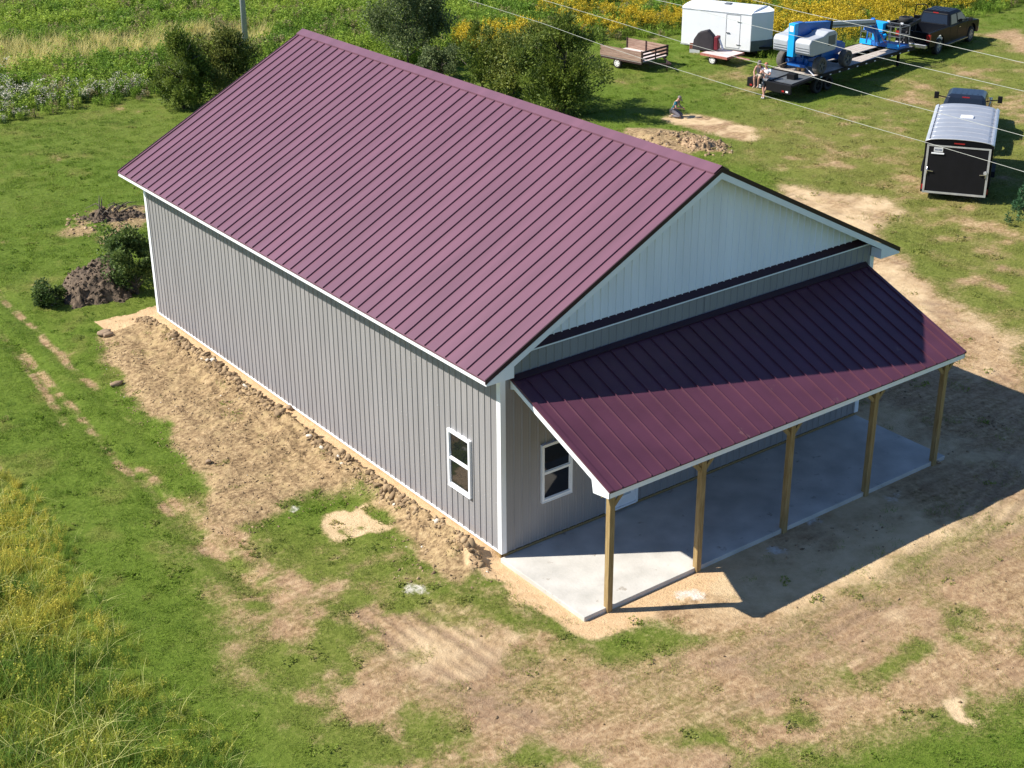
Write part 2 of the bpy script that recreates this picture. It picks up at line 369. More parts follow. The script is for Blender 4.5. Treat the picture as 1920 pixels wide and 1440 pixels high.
# rake trim (maroon) and rake fascia with the box return (white), front and back
for yy, sg in ((-G, -1), (L+G, 1)):
    bm = bmesh.new()
    prism(bm, [(-OV-.02, HE-.10), (W/2, HR-.10), (W+OV+.02, HE-.10), (W+OV+.02, HE+.012), (W/2, HR+.012), (-OV-.02, HE+.012)], XZ, yy+sg*.002, yy+sg*.034)
    obj('rake_trim', bm, M_TRIM, barn)
    bm = bmesh.new(); zf = HE-.105; d = .155
    prism(bm, [(-OV, SOF), (.11, SOF), (.11, zf+(OV+.11)*SL-d), (W/2, HR-.105-d), (W-.11, zf+(OV+.11)*SL-d), (W-.11, SOF), (W+OV, SOF), (W+OV, zf), (W/2, HR-.105), (-OV, zf)], XZ, yy+sg*.001, yy+sg*.028)
    obj('rake_fascia', bm, M_WHITE, barn)
    bm = bmesh.new()
    for s in (0, 1):
        X = (lambda x: x) if s == 0 else (lambda x: W-x)
        bx(bm, min(X(.085), X(.11)), max(X(.085), X(.11)), min(yy, 0 if sg < 0 else L)+.001, max(yy, 0 if sg < 0 else L)-.03*(sg < 0), SOF, zf+(OV+.1)*SL-.16)
        a0, a1 = (yy+.001, -.035) if sg < 0 else (L+.035, yy-.001)
        hexa(bm, [(X(.11), a0, roofz(.11)-.23), (X(W/2), a0, HR-.23), (X(W/2), a1, HR-.23), (X(.11), a1, roofz(.11)-.23), (X(.11), a0, roofz(.11)-.21), (X(W/2), a0, HR-.21), (X(W/2), a1, HR-.21), (X(.11), a1, roofz(.11)-.21)])
    obj('rake_soffit', bm, M_WHITE, barn)
for s in (0, 1):
    X = (lambda x: x) if s == 0 else (lambda x: W-x)
    x0, x1 = sorted((X(-OV-.001), X(-OV-.022+.044)))
    obj('eave_fascia', box(x0, x1, Y0+.002, Y1-.002, SOF-.004, HE-.047), M_WHITE, barn)
    x0, x1 = sorted((X(-OV+.024), X(-.035)))
    obj('eave_soffit', box(x0, x1, Y0+.002, Y1-.002, SOF+.001, SOF+.014), M_WHITE, barn)
rs = random.Random(12); bm = bmesh.new()
for k in range(81):
    for z in (.45, 1.25, 2.05, 2.85, 3.65, 4.35):
        y = .15+.2286*k+.045
        if y > L-.15 or rs.random() < .55: continue
        r0 = rs.uniform(.004, .0085); bx(bm, -.006, -.0005, y-r0, y+r0, z-r0, z+r0)
obj('screws', bm, M_SCREW, barn)['kind'] = 'stuff'
# windows: a frame with two panes each
def window(ax, c0, c1, z0, z1, parent):
    fw = .065
    def P(t0, t1, d0, d1, a, b, bm):
        if ax == 'y': bx(bm, -d1, -d0, t0, t1, a, b)
        else: bx(bm, t0, t1, -d1, -d0, a, b)
    zm = (z0+z1)/2
    bm = bmesh.new()
    P(c0, c0+fw, .0, .075, z0, z1, bm); P(c1-fw, c1, .0, .075, z0, z1, bm)
    P(c0+fw, c1-fw, .0, .074, z0, z0+fw, bm); P(c0+fw, c1-fw, .0, .074, z1-fw, z1, bm)
    P(c0+fw, c1-fw, .0, .066, zm-.028, zm+.028, bm)
    P(c0-.0, c1+.0, .0, .085, z0-.02, z0-.001, bm)
    wf = obj('window', bm, M_WHITE, parent)
    for a, b, dd in ((z0+fw, zm-.028, .05), (zm+.028, z1-fw, .038)):
        bm = bmesh.new(); P(c0+fw, c1-fw, .028, dd, a, a+.02, bm); P(c0+fw, c1-fw, .028, dd, b-.02, b, bm); P(c0+fw, c0+fw+.022, .028, dd-.001, a+.02, b-.02, bm); P(c1-fw-.022, c1-fw, .028, dd-.001, a+.02, b-.02, bm); obj('sash', bm, M_WHITE, wf)
    for a, b in ((z0+fw, zm-.028), (zm+.028, z1-fw)):
        bm = bmesh.new(); P(c0+fw+.022, c1-fw-.022, .026, .032, a, b, bm); obj('pane', bm, M_GLASS, wf)
window('y', 1.13, 2.03, .96, 2.45, barn)
window('x', 1.12, 2.02, .97, 2.46, barn)
bm = bmesh.new()
for t0, t1, a, b in ((3.10, 3.17, -.03, 2.14), (4.05, 4.12, -.03, 2.14), (3.17, 4.05, 2.07, 2.14)): bx(bm, t0, t1, -.06, -.0, a, b)
bx(bm, 3.17, 4.05, -.08, -.0, -.03, .02)
dr = obj('door', bm, M_WHITE, barn)
obj('door_leaf', box(3.172, 4.048, -.045, -.02, .022, 2.068), M_WHITE, dr)
obj('pane', box(3.33, 3.89, -.05, -.046, .28, 1.92), M_FROST, dr)
bm = bmesh.new(); cyl(bm, (3.25, -.05, 1.0), (3.25, -.10, 1.0), .016); cyl(bm, (3.25, -.10, 1.0), (3.36, -.10, 1.0), .012); obj('handle', bm, M_CHROME, dr)

# porch: roof on posts over a concrete slab
PX0, PX1, PY, PH, PT = .269, 11.899, -3.398, 3.038, 4.371
PS = (PT-PH)/(-.02-PY)
def pz(y): return PH + (y-PY)*PS
bm = bmesh.new()
hexa(bm, [(PX0, PY-.02, PH-.035), (PX1, PY-.02, PH-.035), (PX1, -.024, PT-.03), (PX0, -.024, PT-.03), (PX0, PY-.02, PH-.008), (PX1, PY-.02, PH-.008), (PX1, -.024, PT), (PX0, -.024, PT)])
pn = Vector((0, -PS, 1)).normalized(); k = 1
while .20+.4064*k < PX1-.1:
    x = .20+.4064*k; h = .034; k += 1; a, b = PY-.01, -.15
    hexa(bm, [(x-.008, a, pz(a)-.002), (x+.008, a, pz(a)-.002), (x+.008, b, pz(b)-.002), (x-.008, b, pz(b)-.002),
              (x-.008, a+pn.y*h, pz(a)+pn.z*h), (x+.008, a+pn.y*h, pz(a)+pn.z*h), (x+.008, b+pn.y*h, pz(b)+pn.z*h), (x-.008, b+pn.y*h, pz(b)+pn.z*h)])
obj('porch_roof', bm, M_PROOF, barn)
for a, b in ((PX0-.012, PX0+.10), (PX1-.06, PX1+.03)):
    bm = bmesh.new(); hexa(bm, [(a, PY-.025, PH-.03), (b, PY-.025, PH-.03), (b, -.026, PT-.02), (a, -.026, PT-.02), (a, PY-.025, PH+.022), (b, PY-.025, PH+.022), (b, -.026, PT+.032), (a, -.026, PT+.032)])
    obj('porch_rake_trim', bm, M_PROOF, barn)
bm = bmesh.new(); hexa(bm, [(PX0, -.15, pz(-.15)+.04), (PX1, -.15, pz(-.15)+.04), (PX1, -.036, pz(-.036)+.05), (PX0, -.036, pz(-.036)+.05), (PX0, -.15, pz(-.15)+.052), (PX1, -.15, pz(-.15)+.052), (PX1, -.036, pz(-.036)+.09), (PX0, -.036, pz(-.036)+.09)]); obj('porch_flashing', bm, M_TRIM, barn)
obj('porch_fascia', box(PX0, PX1, PY+.0, PY+.03, PH-.165, PH-.037), M_WHITE, barn)
for x0, x1 in ((PX0-.016, PX0+.012), (PX1-.012, PX1+.016)):
    bm = bmesh.new()
    prism(bm, [(PY, PH-.165), (PY+.02, PH-.165), (PY+.50, PH-.235), (PY+.56, pz(PY+.56)-.16), (-.16, pz(-.16)-.15), (-.03, pz(-.03)-.24), (-.03, pz(-.03)-.035), (PY, PH-.036)], YZ, x0, x1)
    obj('porch_side_fascia', bm, M_WHITE, barn)
for x in (.75, 2.2, 3.7, 5.2, 6.7, 8.2, 9.7, 11.2):
    bm = bmesh.new(); hexa(bm, [(x, PY+.05, PH-.16), (x+.04, PY+.05, PH-.16), (x+.04, -.03, PT-.2), (x, -.03, PT-.2), (x, PY+.05, PH-.037), (x+.04, PY+.05, PH-.037), (x+.04, -.03, PT-.04), (x, -.03, PT-.04)]); obj('rafter', bm, M_WOOD, barn)
bm = bmesh.new(); bx(bm, PX0+.02, PX1-.02, -3.145, -3.107, 2.78, 3.02); bx(bm, PX0+.02, PX1-.02, -2.965, -2.927, 2.78, 3.02); obj('header_beam', bm, M_WOOD, barn)
for i, x in enumerate((.56, 3.22, 6.05, 8.97, 11.60)):
    p = obj('porch_post', box(x, x+.14, -3.105, -2.967, -.26, 2.94), M_WOOD, barn, bevel=.006)
    for sd in (-1, 1):
        if (i == 0 and sd == -1): continue
        bm = bmesh.new(); xx = x+.07+sd*.07
        bar(bm, (xx, -3.05, 2.42), (xx+sd*.38, -3.05, 2.80), .04, .09); obj('brace', bm, M_WOOD, p)
slab = obj('concrete_slab', box(-.05, 12.15, -3.048, -.006, -.24, -.11), M_CONC, None, bevel=.012); tag(slab, kind='structure', label='bare concrete porch slab along the barn front')

# ------------------------------------------------------------------ the ground: what grows or lies where
CLAY = pp([(192,628),(230,606),(290,600),(360,625),(430,672),(500,716),(560,762),(640,812),(700,858),(760,900),(830,950),(900,1000),(935,1035),(930,1075),(880,1090),(800,1060),(740,1010),(700,950),(640,935),(560,950),(500,985),(430,1000),(385,960),(372,905),(330,845),(282,790),(240,745),(210,690)])
CLAY2 = pp([(1170,238),(1240,243),(1300,250),(1362,272),(1366,290),(1310,292),(1240,286),(1180,262)])
OVAL = pp([(1262,212),(1310,216),(1370,226),(1420,240),(1432,256),(1405,266),(1350,258),(1290,240),(1255,226)])
SANDY = pp([(1470,350),(1560,362),(1650,372),(1700,405),(1660,440),(1730,520),(1800,575),(1930,640),(1990,960),(1700,1060),(1520,1150),(1430,1200),(1250,1210),(1110,1200),(1000,1120),(930,1050),(1090,900),(1500,600),(1440,420)])
DRYW = pp([(330,960),(420,930),(560,1000),(720,1010),(800,1080),(960,1090),(1100,1210),(1300,1190),(1430,1190),(1700,1060),(1990,930),(1990,1290),(1850,1320),(1700,1370),(1520,1420),(1350,1540),(1000,1600),(760,1500),(560,1400),(440,1250),(400,1120)])
TRACK = pp([(780,1270),(950,1330),(1130,1345),(1330,1300),(1480,1230),(1640,1150),(1800,1080),(1990,1000)])
TRACK2 = pp([(1000,1270),(1250,1290),(1450,1220),(1700,1120),(1990,1030)])
RIGHTDRY = pp([(1370,120),(1500,215),(1620,190),(1700,120),(1830,90),(1900,60),(1990,60),(1990,700),(1750,560),(1640,470),(1480,350),(1400,290)])
ROADTR = pp([(1820,65),(1870,75),(1900,95),(1990,125),(1990,90),(1900,55)])
PIT = pp([(125,412),(170,395),(215,388),(275,385),(285,420),(225,432),(150,446),(122,440)])
HEAP = pp([(105,530),(140,512),(200,495),(240,480),(262,520),(262,560),(230,572),(150,580),(118,565)])
HEAP2 = pp([(188,445),(215,428),(240,428),(238,450),(205,462),(186,460)])
T1 = [pp([(-20,535),(0,552),(70,618),(130,682),(197,746),(262,800),(292,832)]), pp([(40,650),(110,735),(180,815),(230,875),(275,915),(330,975),(390,1040),(470,1110)]), pp([(262,880),(300,912),(330,945),(370,1000),(430,1060),(520,1130)]), pp([(-20,600),(40,668),(90,740),(128,800)])]
PATCHG = [pp([(520,945),(600,925),(690,915),(720,930),(660,960),(640,985),(570,1000),(530,985)]), pp([(640,985),(700,970),(712,985),(690,1010),(650,1000)]), pp([(1120,1190),(1200,1160),(1270,1165),(1320,1190),(1250,1220),(1180,1235),(1090,1240)]), pp([(640,1100),(760,1080),(900,1100),(1000,1160),(960,1180),(850,1130),(700,1120)]), pp([(740,1120),(900,1160),(880,1180),(760,1150)]), pp([(180,735),(260,765),(340,850),(390,920),(320,900),(230,820)])]
SANDP = pp([(590,990),(640,960),(690,945),(740,950),(752,985),(720,1010),(650,1022),(600,1010)])
SAND2 = pp([(1752,1310),(1790,1314),(1822,1348),(1808,1356),(1775,1336),(1755,1322)])
WHITEP = [(790,1102,.75), (1300,1112,.9), (1690,936,1.1), (1460,1030,.7), (1520,985,.6), (545,955,.35), (1005,1085,.3)]
GOLDL = 0
TALLBL = pp([(-260,850),(0,900),(70,935),(120,985),(165,1060),(215,1130),(270,1210),(320,1275),(390,1330),(450,1385),(520,1450),(700,1640),(-400,1700)])
FIELD = pp([(-700,290),(0,234),(100,214),(200,200),(310,178),(420,164),(480,140),(620,120),(700,122),(850,128),(950,112),(1110,90),(1200,72),(1280,60),(1380,100),(1460,112),(1530,104),(1600,88),(1660,76),(1700,62),(1740,46),(1790,34),(1830,34),(1880,24),(1940,8),(2100,-30)]) 
_far = [at(2100,-30)[:2], at(1960,-300)[:2], at(-700,-330)[:2]]
FIELD = FIELD + [(float(at(2100,-30)[0])+60, float(at(2100,-30)[1])+10), (150, 260), (-150, 260), (-60, 90)]
LANE = pp([(1065,48),(1120,33),(1190,16),(1275,-4),(1240,-8),(1170,4),(1100,20),(1050,38)])

RUTS = [pp(q) for q in ([(780,1270),(950,1330),(1130,1345),(1330,1300),(1480,1230),(1640,1150),(1800,1080),(1990,1000)], [(900,1235),(1050,1275),(1220,1278),(1400,1230),(1560,1160),(1750,1070),(1990,950)], [(640,1120),(760,1220),(900,1300),(1080,1380),(1250,1470)], [(690,1070),(820,1180),(980,1285),(1150,1370),(1330,1440)], [(1380,1330),(1560,1255),(1720,1180),(1990,1060)], [(1650,1130),(1780,1010),(1880,900),(1990,790)], [(1740,1120),(1850,1010),(1990,860)], [(1560,400),(1640,470),(1730,560),(1880,650),(1990,700)], [(1500,370),(1600,480),(1720,600),(1900,720)])]
def ruts(x, y):
    wx = x+(fbm(x, y, 2.5, 101, 2)-.5)*.3; wy = y+(fbm(x, y, 2.5, 103, 2)-.5)*.3; r = np.zeros_like(x)
    for ln in RUTS:
        d = ldist(wx, wy, ln); r = np.maximum(r, np.exp(-((d-.0)/.13)**2)); r = np.maximum(r, .7*np.exp(-((d-.34)/.09)**2))
    return r*sstep(fbm(x, y, 1.4, 105, 3), .30, .55)
def ground_masks(x, y):
    wx = x + (fbm(x, y, 1.3, 5)-.5)*1.1; wy = y + (fbm(x, y, 1.3, 11)-.5)*1.1
    n1 = fbm(x, y, 2.2, 1, 5); n2 = fbm(x, y, .8, 2, 4); n3 = fbm(x, y, 6, 4, 3)
    clay = sstep(sdist(wx, wy, CLAY), -.25, .35)
    clay = np.maximum(clay, sstep(sdist(wx, wy, CLAY2), -.25, .3))
    clay = np.maximum(clay, .8*sstep(sdist(wx, wy, PIT), -.3, .3)*sstep(n2, .3, .5))
    clay = np.maximum(clay, sstep(sdist(wx, wy, HEAP2), -.2, .2))
    sand = sstep(sdist(wx, wy, SANDY), -1.0, 1.0)
    oval = sstep(sdist(wx, wy, OVAL), -.5, .4)
    dry = sstep(sdist(wx, wy, DRYW), -1.4, 1.4)
    rd = sstep(sdist(wx, wy, RIGHTDRY), -3, 2.5)
    # strips of raw sand left by the digging along the walls and round the slab
    strip = np.where((x > -.75+.25*n2) & (x < 1) & (y > -.3) & (y < L+.9-.4*n1), sstep(x+.22*(n2-.5), -.46, -.28), 0)
    strip = np.maximum(strip, np.where((y > L-.3) & (y < L+1.1*n1+.3) & (x > -1.8) & (x < 3), .9, 0))
    dsl = sdist(x, y, [(-.05, -3.05), (12.15, -3.05), (12.15, .1), (-.05, .1)])
    strip = np.maximum(strip, sstep(dsl + n2*1.1, -.45, .1)*(1-.7*sstep(x, 2.5, 5)))  # sand faded out along the far slab edge, imitating the shade there
    dirt = np.maximum.reduce([clay, sand*(.84+.30*sstep(n1, .35, .6)), oval*.9, dry*np.clip(.46+.34*sstep(x-.35*y, -4.5, 1.5)+(n1*.35+n2*.65-.48)*3.6, .12, .97), rd*np.clip(.16+(n1*.5+n2*.5-.48)*3.0, 0, .8)*(1-.8*sstep(sdist(wx, wy, OVAL), -2.2, -.5)*(1-sstep(sdist(wx, wy, OVAL), -.5, .3)))])
    for ln in T1: dirt = np.maximum(dirt, (1-sstep(ldist(x+(wx-x)*.25, y+(wy-y)*.25, ln), .04, .24))*(.25+.55*sstep(n2, .42, .62)))
    for ln in (TRACK, TRACK2): dirt = np.maximum(dirt, (1-sstep(ldist(wx, wy, ln), .5, 1.8))*(.50+.45*n2))
    dirt = np.maximum(dirt, sstep(sdist(wx, wy, ROADTR), -.8, .8)*.85)
    dirt = np.maximum(dirt, .6*sstep(n1*.4+n2*.6, .66, .76))
    for p in PATCHG: dirt = dirt*(1-.66*sstep(sdist(wx, wy, p), -.45, .3))
    sp = np.maximum(sstep(sdist(wx, wy, SANDP)+(n2-.5)*.9, -.2, .25)*(1-.8*sstep(fbm(x, y, .9, 91, 3), .55, .65)), sstep(sdist(wx, wy, SAND2), -.1, .15)); dirt = np.maximum(dirt, sp)
    dirt = np.maximum(dirt, strip)
    dirt = np.clip(dirt, 0, 1)
    sandy = np.clip(np.maximum.reduce([strip, sp, sand*sstep(n3*.5+n1*.5, .26, .56)*.95, dry*sstep(n1, .5, .75)*.55, oval*.75*sstep(n2, .3, .5)]), 0, 1)
    clay = np.clip(np.maximum(clay*(.55+.6*n1), dry*.45*sstep(n3, .45, .6))*(1-strip), 0, 1)
    white = np.zeros_like(x)
    for u, v, r in WHITEP:
        a, b, _ = at(u, v); white = np.maximum(white, .62*(1-sstep(np.hypot(wx-a, wy-b), r*.1, r*.75))*sstep(n2, .36, .62))
    dryg = np.clip(rd*(.26+.55*n1)+.18*sstep(n3, .45, .7)+.40*sstep(n1*.5+n2*.5, .54, .70)+dry*.35, 0, 1)
    return dirt, sandy, clay, np.clip(white, 0, 1), dryg, strip, ruts(x, y)
def ground_z(x, y, full=True):
    n = fbm(x, y, 1.6, 21, 4)-.5; m = fbm(x, y, 9, 23, 2)-.5
    z = -.2 + n*.07 + m*.10*sstep(np.hypot(x-6, y-8), 14, 26)
    inside = sstep(sdist(x, y, [(-.5, -3.4), (12.6, -3.4), (12.6, L+.4), (-.5, L+.4)]), -.6, .1)
    z = z*(1-inside) + (-.225)*inside
    wl_ = sstep(x, -.75, -.35)*(1-sstep(x, .2, .3))*sstep(y, .0, .5)*(1-sstep(y, L-.1, L+.5)); z = z*(1-wl_) + (-.075+n*.02)*wl_
    cl = sstep(sdist(x, y, CLAY), -.1, .8)*sstep(-x, .32, .50)
    ck = fbm(x, y, .45, 31, 3)
    z = z + cl*(.10+.12*(ck-.4)+.10*(fbm(x, y, .17, 37, 2)-.5)*(.4+sstep(-x, 3, .5))) + cl*sstep(-x, .32, .48)*(1-sstep(-x, .6, 1.3))*.17*(.4+1.2*fbm(x, y, 1.3, 35, 2))
    z = z + sstep(sdist(x, y, CLAY2), -.2, .9)*(.12+.3*(ck-.4))
    hp = sstep(sdist(x, y, PIT), -.2, 1.0)
    z = z + hp*(.05+.25*(ck-.45))
    z = z - .035*ruts(x, y)
    for ln in T1: z = z - .04*(1-sstep(ldist(x, y, ln), .1, .4))
    return z
def axis_coords(segs):
    out = []
    for a, b, s in segs: out.append(np.arange(a, b, s))
    return np.concatenate(out+[np.array([segs[-1][1]])])
gx = axis_coords([(-700, -100, 60), (-100, -16, 6), (-16, -6.5, .11), (-6.5, .2, .055), (.2, 20, .11), (20, 75, .26), (75, 160, 8), (160, 800, 64)])
gy = axis_coords([(-700, -100, 60), (-100, -14, 6), (-14, -1, .11), (-1, 20, .06), (20, 32, .11), (32, 88, .28), (88, 180, 8), (180, 800, 62)])
GX, GY = np.meshgrid(gx, gy, indexing='ij'); fx, fy = GX.ravel(), GY.ravel()
GM = ground_masks(fx, fy); GZ = ground_z(fx, fy)
nx_, ny_ = len(gx), len(gy)
I = (np.arange(nx_-1)[:, None]*ny_ + np.arange(ny_-1)[None, :]).ravel()
FQ = np.stack([I, I+ny_, I+ny_+1, I+1], 1)

def ground_material():
    m = bpy.data.materials.new('ground_earth_and_turf'); m.use_nodes = True
    nt = m.node_tree; b = nt.nodes['Principled BSDF']; b.inputs['Roughness'].default_value = .95; b.inputs['Specular IOR Level'].default_value = .15
    g = nnode(nt, 'ShaderNodeNewGeometry'); L_ = nt.links.new
    def noise(s, det=5, rough=.6, st=None):
        n = nnode(nt, 'ShaderNodeTexNoise'); n.inputs['Scale'].default_value = s; n.inputs['Detail'].default_value = det; n.inputs['Roughness'].default_value = rough
        if st:
            mp = nnode(nt, 'ShaderNodeMapping'); mp.inputs['Scale'].default_value = st[0]; mp.inputs['Rotation'].default_value = (0, 0, st[1]); L_(g.outputs['Position'], mp.inputs[0]); L_(mp.outputs[0], n.inputs[0])
        else: L_(g.outputs['Position'], n.inputs[0])
        return n.outputs[0]
    def ramp(x, stops):
        r = nnode(nt, 'ShaderNodeValToRGB'); e = r.color_ramp.elements
        for i, (p, c) in enumerate(stops):
            if i < 2: e[i].position = p; e[i].color = (*c, 1)
            else: q = e.new(p); q.color = (*c, 1)
        L_(x, r.inputs[0]); return r.outputs[0]
    def attr(n): return nnode(nt, 'ShaderNodeAttribute', attribute_name=n).outputs['Fac']
    def math_(op, a, b_=None, c=None):
        n = nnode(nt, 'ShaderNodeMath', operation=op)
        for i, v in enumerate((a, b_, c)):
            if v is None: continue
            if isinstance(v, (int, float)): n.inputs[i].default_value = v
            else: L_(v, n.inputs[i])
        return n.outputs[0]
    def mix(f, a, b_):
        n = nnode(nt, 'ShaderNodeMix', data_type='RGBA'); L_(f, n.inputs[0]); L_(a, n.inputs[6]); L_(b_, n.inputs[7]); return n.outputs[2]
    def thr(a, nz, k, w):  # crisp irregular edge from a soft mask
        s = math_('MULTIPLY_ADD', math_('SUBTRACT', nz, .5), k, a)
        mr = nnode(nt, 'ShaderNodeMapRange', interpolation_type='SMOOTHSTEP'); mr.inputs[1].default_value = .5-w; mr.inputs[2].default_value = .5+w
        L_(s, mr.inputs[0]); return mr.outputs[0]
    nf = noise(9, 7, .7); nm = noise(2.2, 6); nl = noise(.35, 4); nff = noise(38, 4, .7); nmd = noise(4.5, 6, .65); ns = noise(3.2, 5, .6, ((1, 5, 1), .5))
    green = ramp(nf, [(.30, (.070, .110, .012)), (.52, (.110, .165, .018)), (.72, (.165, .215, .035))])
    greeny = ramp(nf, [(.30, (.14, .13, .028)), (.7, (.32, .27, .085))])
    green = mix(math_('MULTIPLY', attr('dryg'), .85), green, greeny)
    stk = noise(1.6, 7, .62, ((.45, 3.2, 1), math.radians(-22)))
    brown = ramp(math_('ADD', math_('MULTIPLY', nf, .30), math_('ADD', math_('MULTIPLY', nmd, .45), math_('MULTIPLY', stk, .25))), [(.36, (.20, .120, .062)), (.46, (.34, .218, .115)), (.54, (.45, .305, .168)), (.64, (.60, .440, .255))])
    brown = mix(math_('MULTIPLY', thr(nl, nm, 1.0, .25), .5), brown, ramp(stk, [(.35, (.24, .145, .088)), (.65, (.43, .285, .18))]))
    sandc = ramp(nm, [(.3, (.54, .385, .215)), (.7, (.69, .515, .31))])
    sandc = mix(math_('MULTIPLY', nff, .18), sandc, ramp(nff, [(.3, (.42, .30, .17)), (.7, (.66, .52, .35))]))
    clayc = ramp(math_('ADD', math_('MULTIPLY', nf, .55), math_('MULTIPLY', nmd, .45)), [(.35, (.10, .065, .035)), (.46, (.26, .175, .092)), (.54, (.37, .255, .135)), (.65, (.52, .38, .215))])
    clayc = mix(math_('MULTIPLY', thr(math_('SUBTRACT', nm, .08), ns, .6, .08), .8), clayc, ramp(nff, [(.3, (.36, .25, .12)), (.7, (.55, .41, .22))]))
    dirtc = mix(thr(attr('sandy'), nm, .8, .35), brown, sandc)
    dirtc = mix(thr(attr('clay'), nf, .9, .3), dirtc, clayc)
    dirtc = mix(math_('MULTIPLY', attr('rut'), .8), dirtc, ramp(nf, [(.3, (.20, .125, .075)), (.7, (.36, .245, .155))]))
    strip = attr('strip')
    dirtc = mix(thr(strip, nf, .25, .2), dirtc, ramp(nmd, [(.3, (.56, .37, .20)), (.7, (.68, .475, .275))]))
    col = mix(thr(attr('dirt'), math_('ADD', math_('MULTIPLY', nf, .35), math_('ADD', math_('MULTIPLY', nff, .45), math_('MULTIPLY', nm, .2))), 2.2, .38), green, dirtc)
    col = mix(thr(attr('white'), nf, .9, .25), col, ramp(nff, [(.2, (.62, .57, .50)), (.8, (.80, .77, .72))]))
    L_(col, b.inputs['Base Color'])
    bp = nnode(nt, 'ShaderNodeBump'); bp.inputs['Distance'].default_value = .10; bp.inputs['Strength'].default_value = .6
    L_(math_('ADD', nf, math_('MULTIPLY', nff, .5)), bp.inputs['Height']); L_(bp.outputs[0], b.inputs['Normal'])
    return m
M_GROUND = ground_material()
gr = mesh_np('ground', np.stack([fx, fy, GZ], 1), FQ, M_GROUND, smooth=True); tag(gr, kind='structure')
for nme, arr in zip(('dirt', 'sandy', 'clay', 'white', 'dryg', 'strip', 'rut'), GM):
    a = gr.data.attributes.new(nme, 'FLOAT', 'POINT'); a.data.foreach_set('value', arr.astype(np.float32))
def gz1(x, y): return float(ground_z(np.array([x], float), np.array([y], float))[0])

# ------------------------------------------------------------------ scatter of what nobody could count
def clump(n, h, spread, wid, lean=.5, seg=3, kinds=0, seed=0):
    """a tuft of bent blades; kinds: 0 blades, 1 leafy weed, 2 plumed stalks, 3 white flower heads, 4 seed heads; returns verts, quads, material index"""
    r = np.random.default_rng(seed); V, Fc, MI = [], [], []
    def blade(x, y, z, a, hh, ww, ln, mi=0, sg=seg):
        b = len(V); ca, sa = math.cos(a), math.sin(a); rot = a+PI/2+r.uniform(-.6, .6); wx, wy = math.cos(rot), math.sin(rot)
        for i in range(sg+1):
            t = i/sg; out = ln*hh*t*t; zz = z+hh*(t-.28*ln*t*t); wd = ww*(1-t*.85)/2
            V.append((x+ca*out-wx*wd, y+sa*out-wy*wd, zz)); V.append((x+ca*out+wx*wd, y+sa*out+wy*wd, zz))
            if i: Fc.append((b+2*i-2, b+2*i-1, b+2*i+1, b+2*i)); MI.append(mi)
        return x+ca*ln*hh, y+sa*ln*hh, z+hh*(1-.28*ln)
    def leaf(x, y, z, s, mi):
        a = r.uniform(0, 2*PI); t = r.uniform(-.5, .9); d = Vector((math.cos(a)*math.cos(t), math.sin(a)*math.cos(t), math.sin(t))); e = d.orthogonal().normalized()
        e = Matrix.Rotation(r.uniform(0, 6), 3, d) @ e; p = Vector((x, y, z)); b = len(V)
        for q in (p, p+d*s*.5+e*s*.28, p+d*s, p+d*s*.5-e*s*.28): V.append(tuple(q))
        Fc.append((b, b+1, b+2, b+3)); MI.append(mi)
    for i in range(n):
        a = r.uniform(0, 2*PI); rad = spread*math.sqrt(r.random()); x, y = rad*math.cos(a), rad*math.sin(a)
        hh = h*r.uniform(.55, 1.1); ln = lean*r.uniform(.2, 1.3); aa = r.uniform(0, 2*PI)
        if kinds == 0: blade(x, y, -.01, aa, hh, wid, ln)
        elif kinds == 1:
            tx, ty, tz = blade(x, y, 0, aa, hh, .008, ln*.5, 0, 2)
            for k in range(9):
                t = r.uniform(.2, 1); leaf(x+(tx-x)*t*t, y+(ty-y)*t*t, tz*t, wid*r.uniform(.7, 1.3), 0)
        elif kinds in (2, 3):
            tx, ty, tz = blade(x, y, 0, aa, hh, .010, ln*.4, 0, 2)
            for k in range(7):
                t = r.uniform(.15, .85); leaf(x+(tx-x)*t*t, y+(ty-y)*t*t, tz*t, .09, 0)
            for k in range(11 if kinds == 2 else 6):
                leaf(tx+r.normal(0, .045), ty+r.normal(0, .045), tz+r.normal(0, .05)-.02, wid*r.uniform(.6, 1.2), 1)
        elif kinds == 4:
            tx, ty, tz = blade(x, y, 0, aa, hh, .007, ln, 0, 3)
            for k in range(4): leaf(tx+r.normal(0, .012), ty+r.normal(0, .012), tz-.04*k, .07, 1)
            blade(x, y, 0, aa+2, hh*.6, wid, ln*1.4, 0, 3)
    return np.array(V), np.array(Fc), np.array(MI)
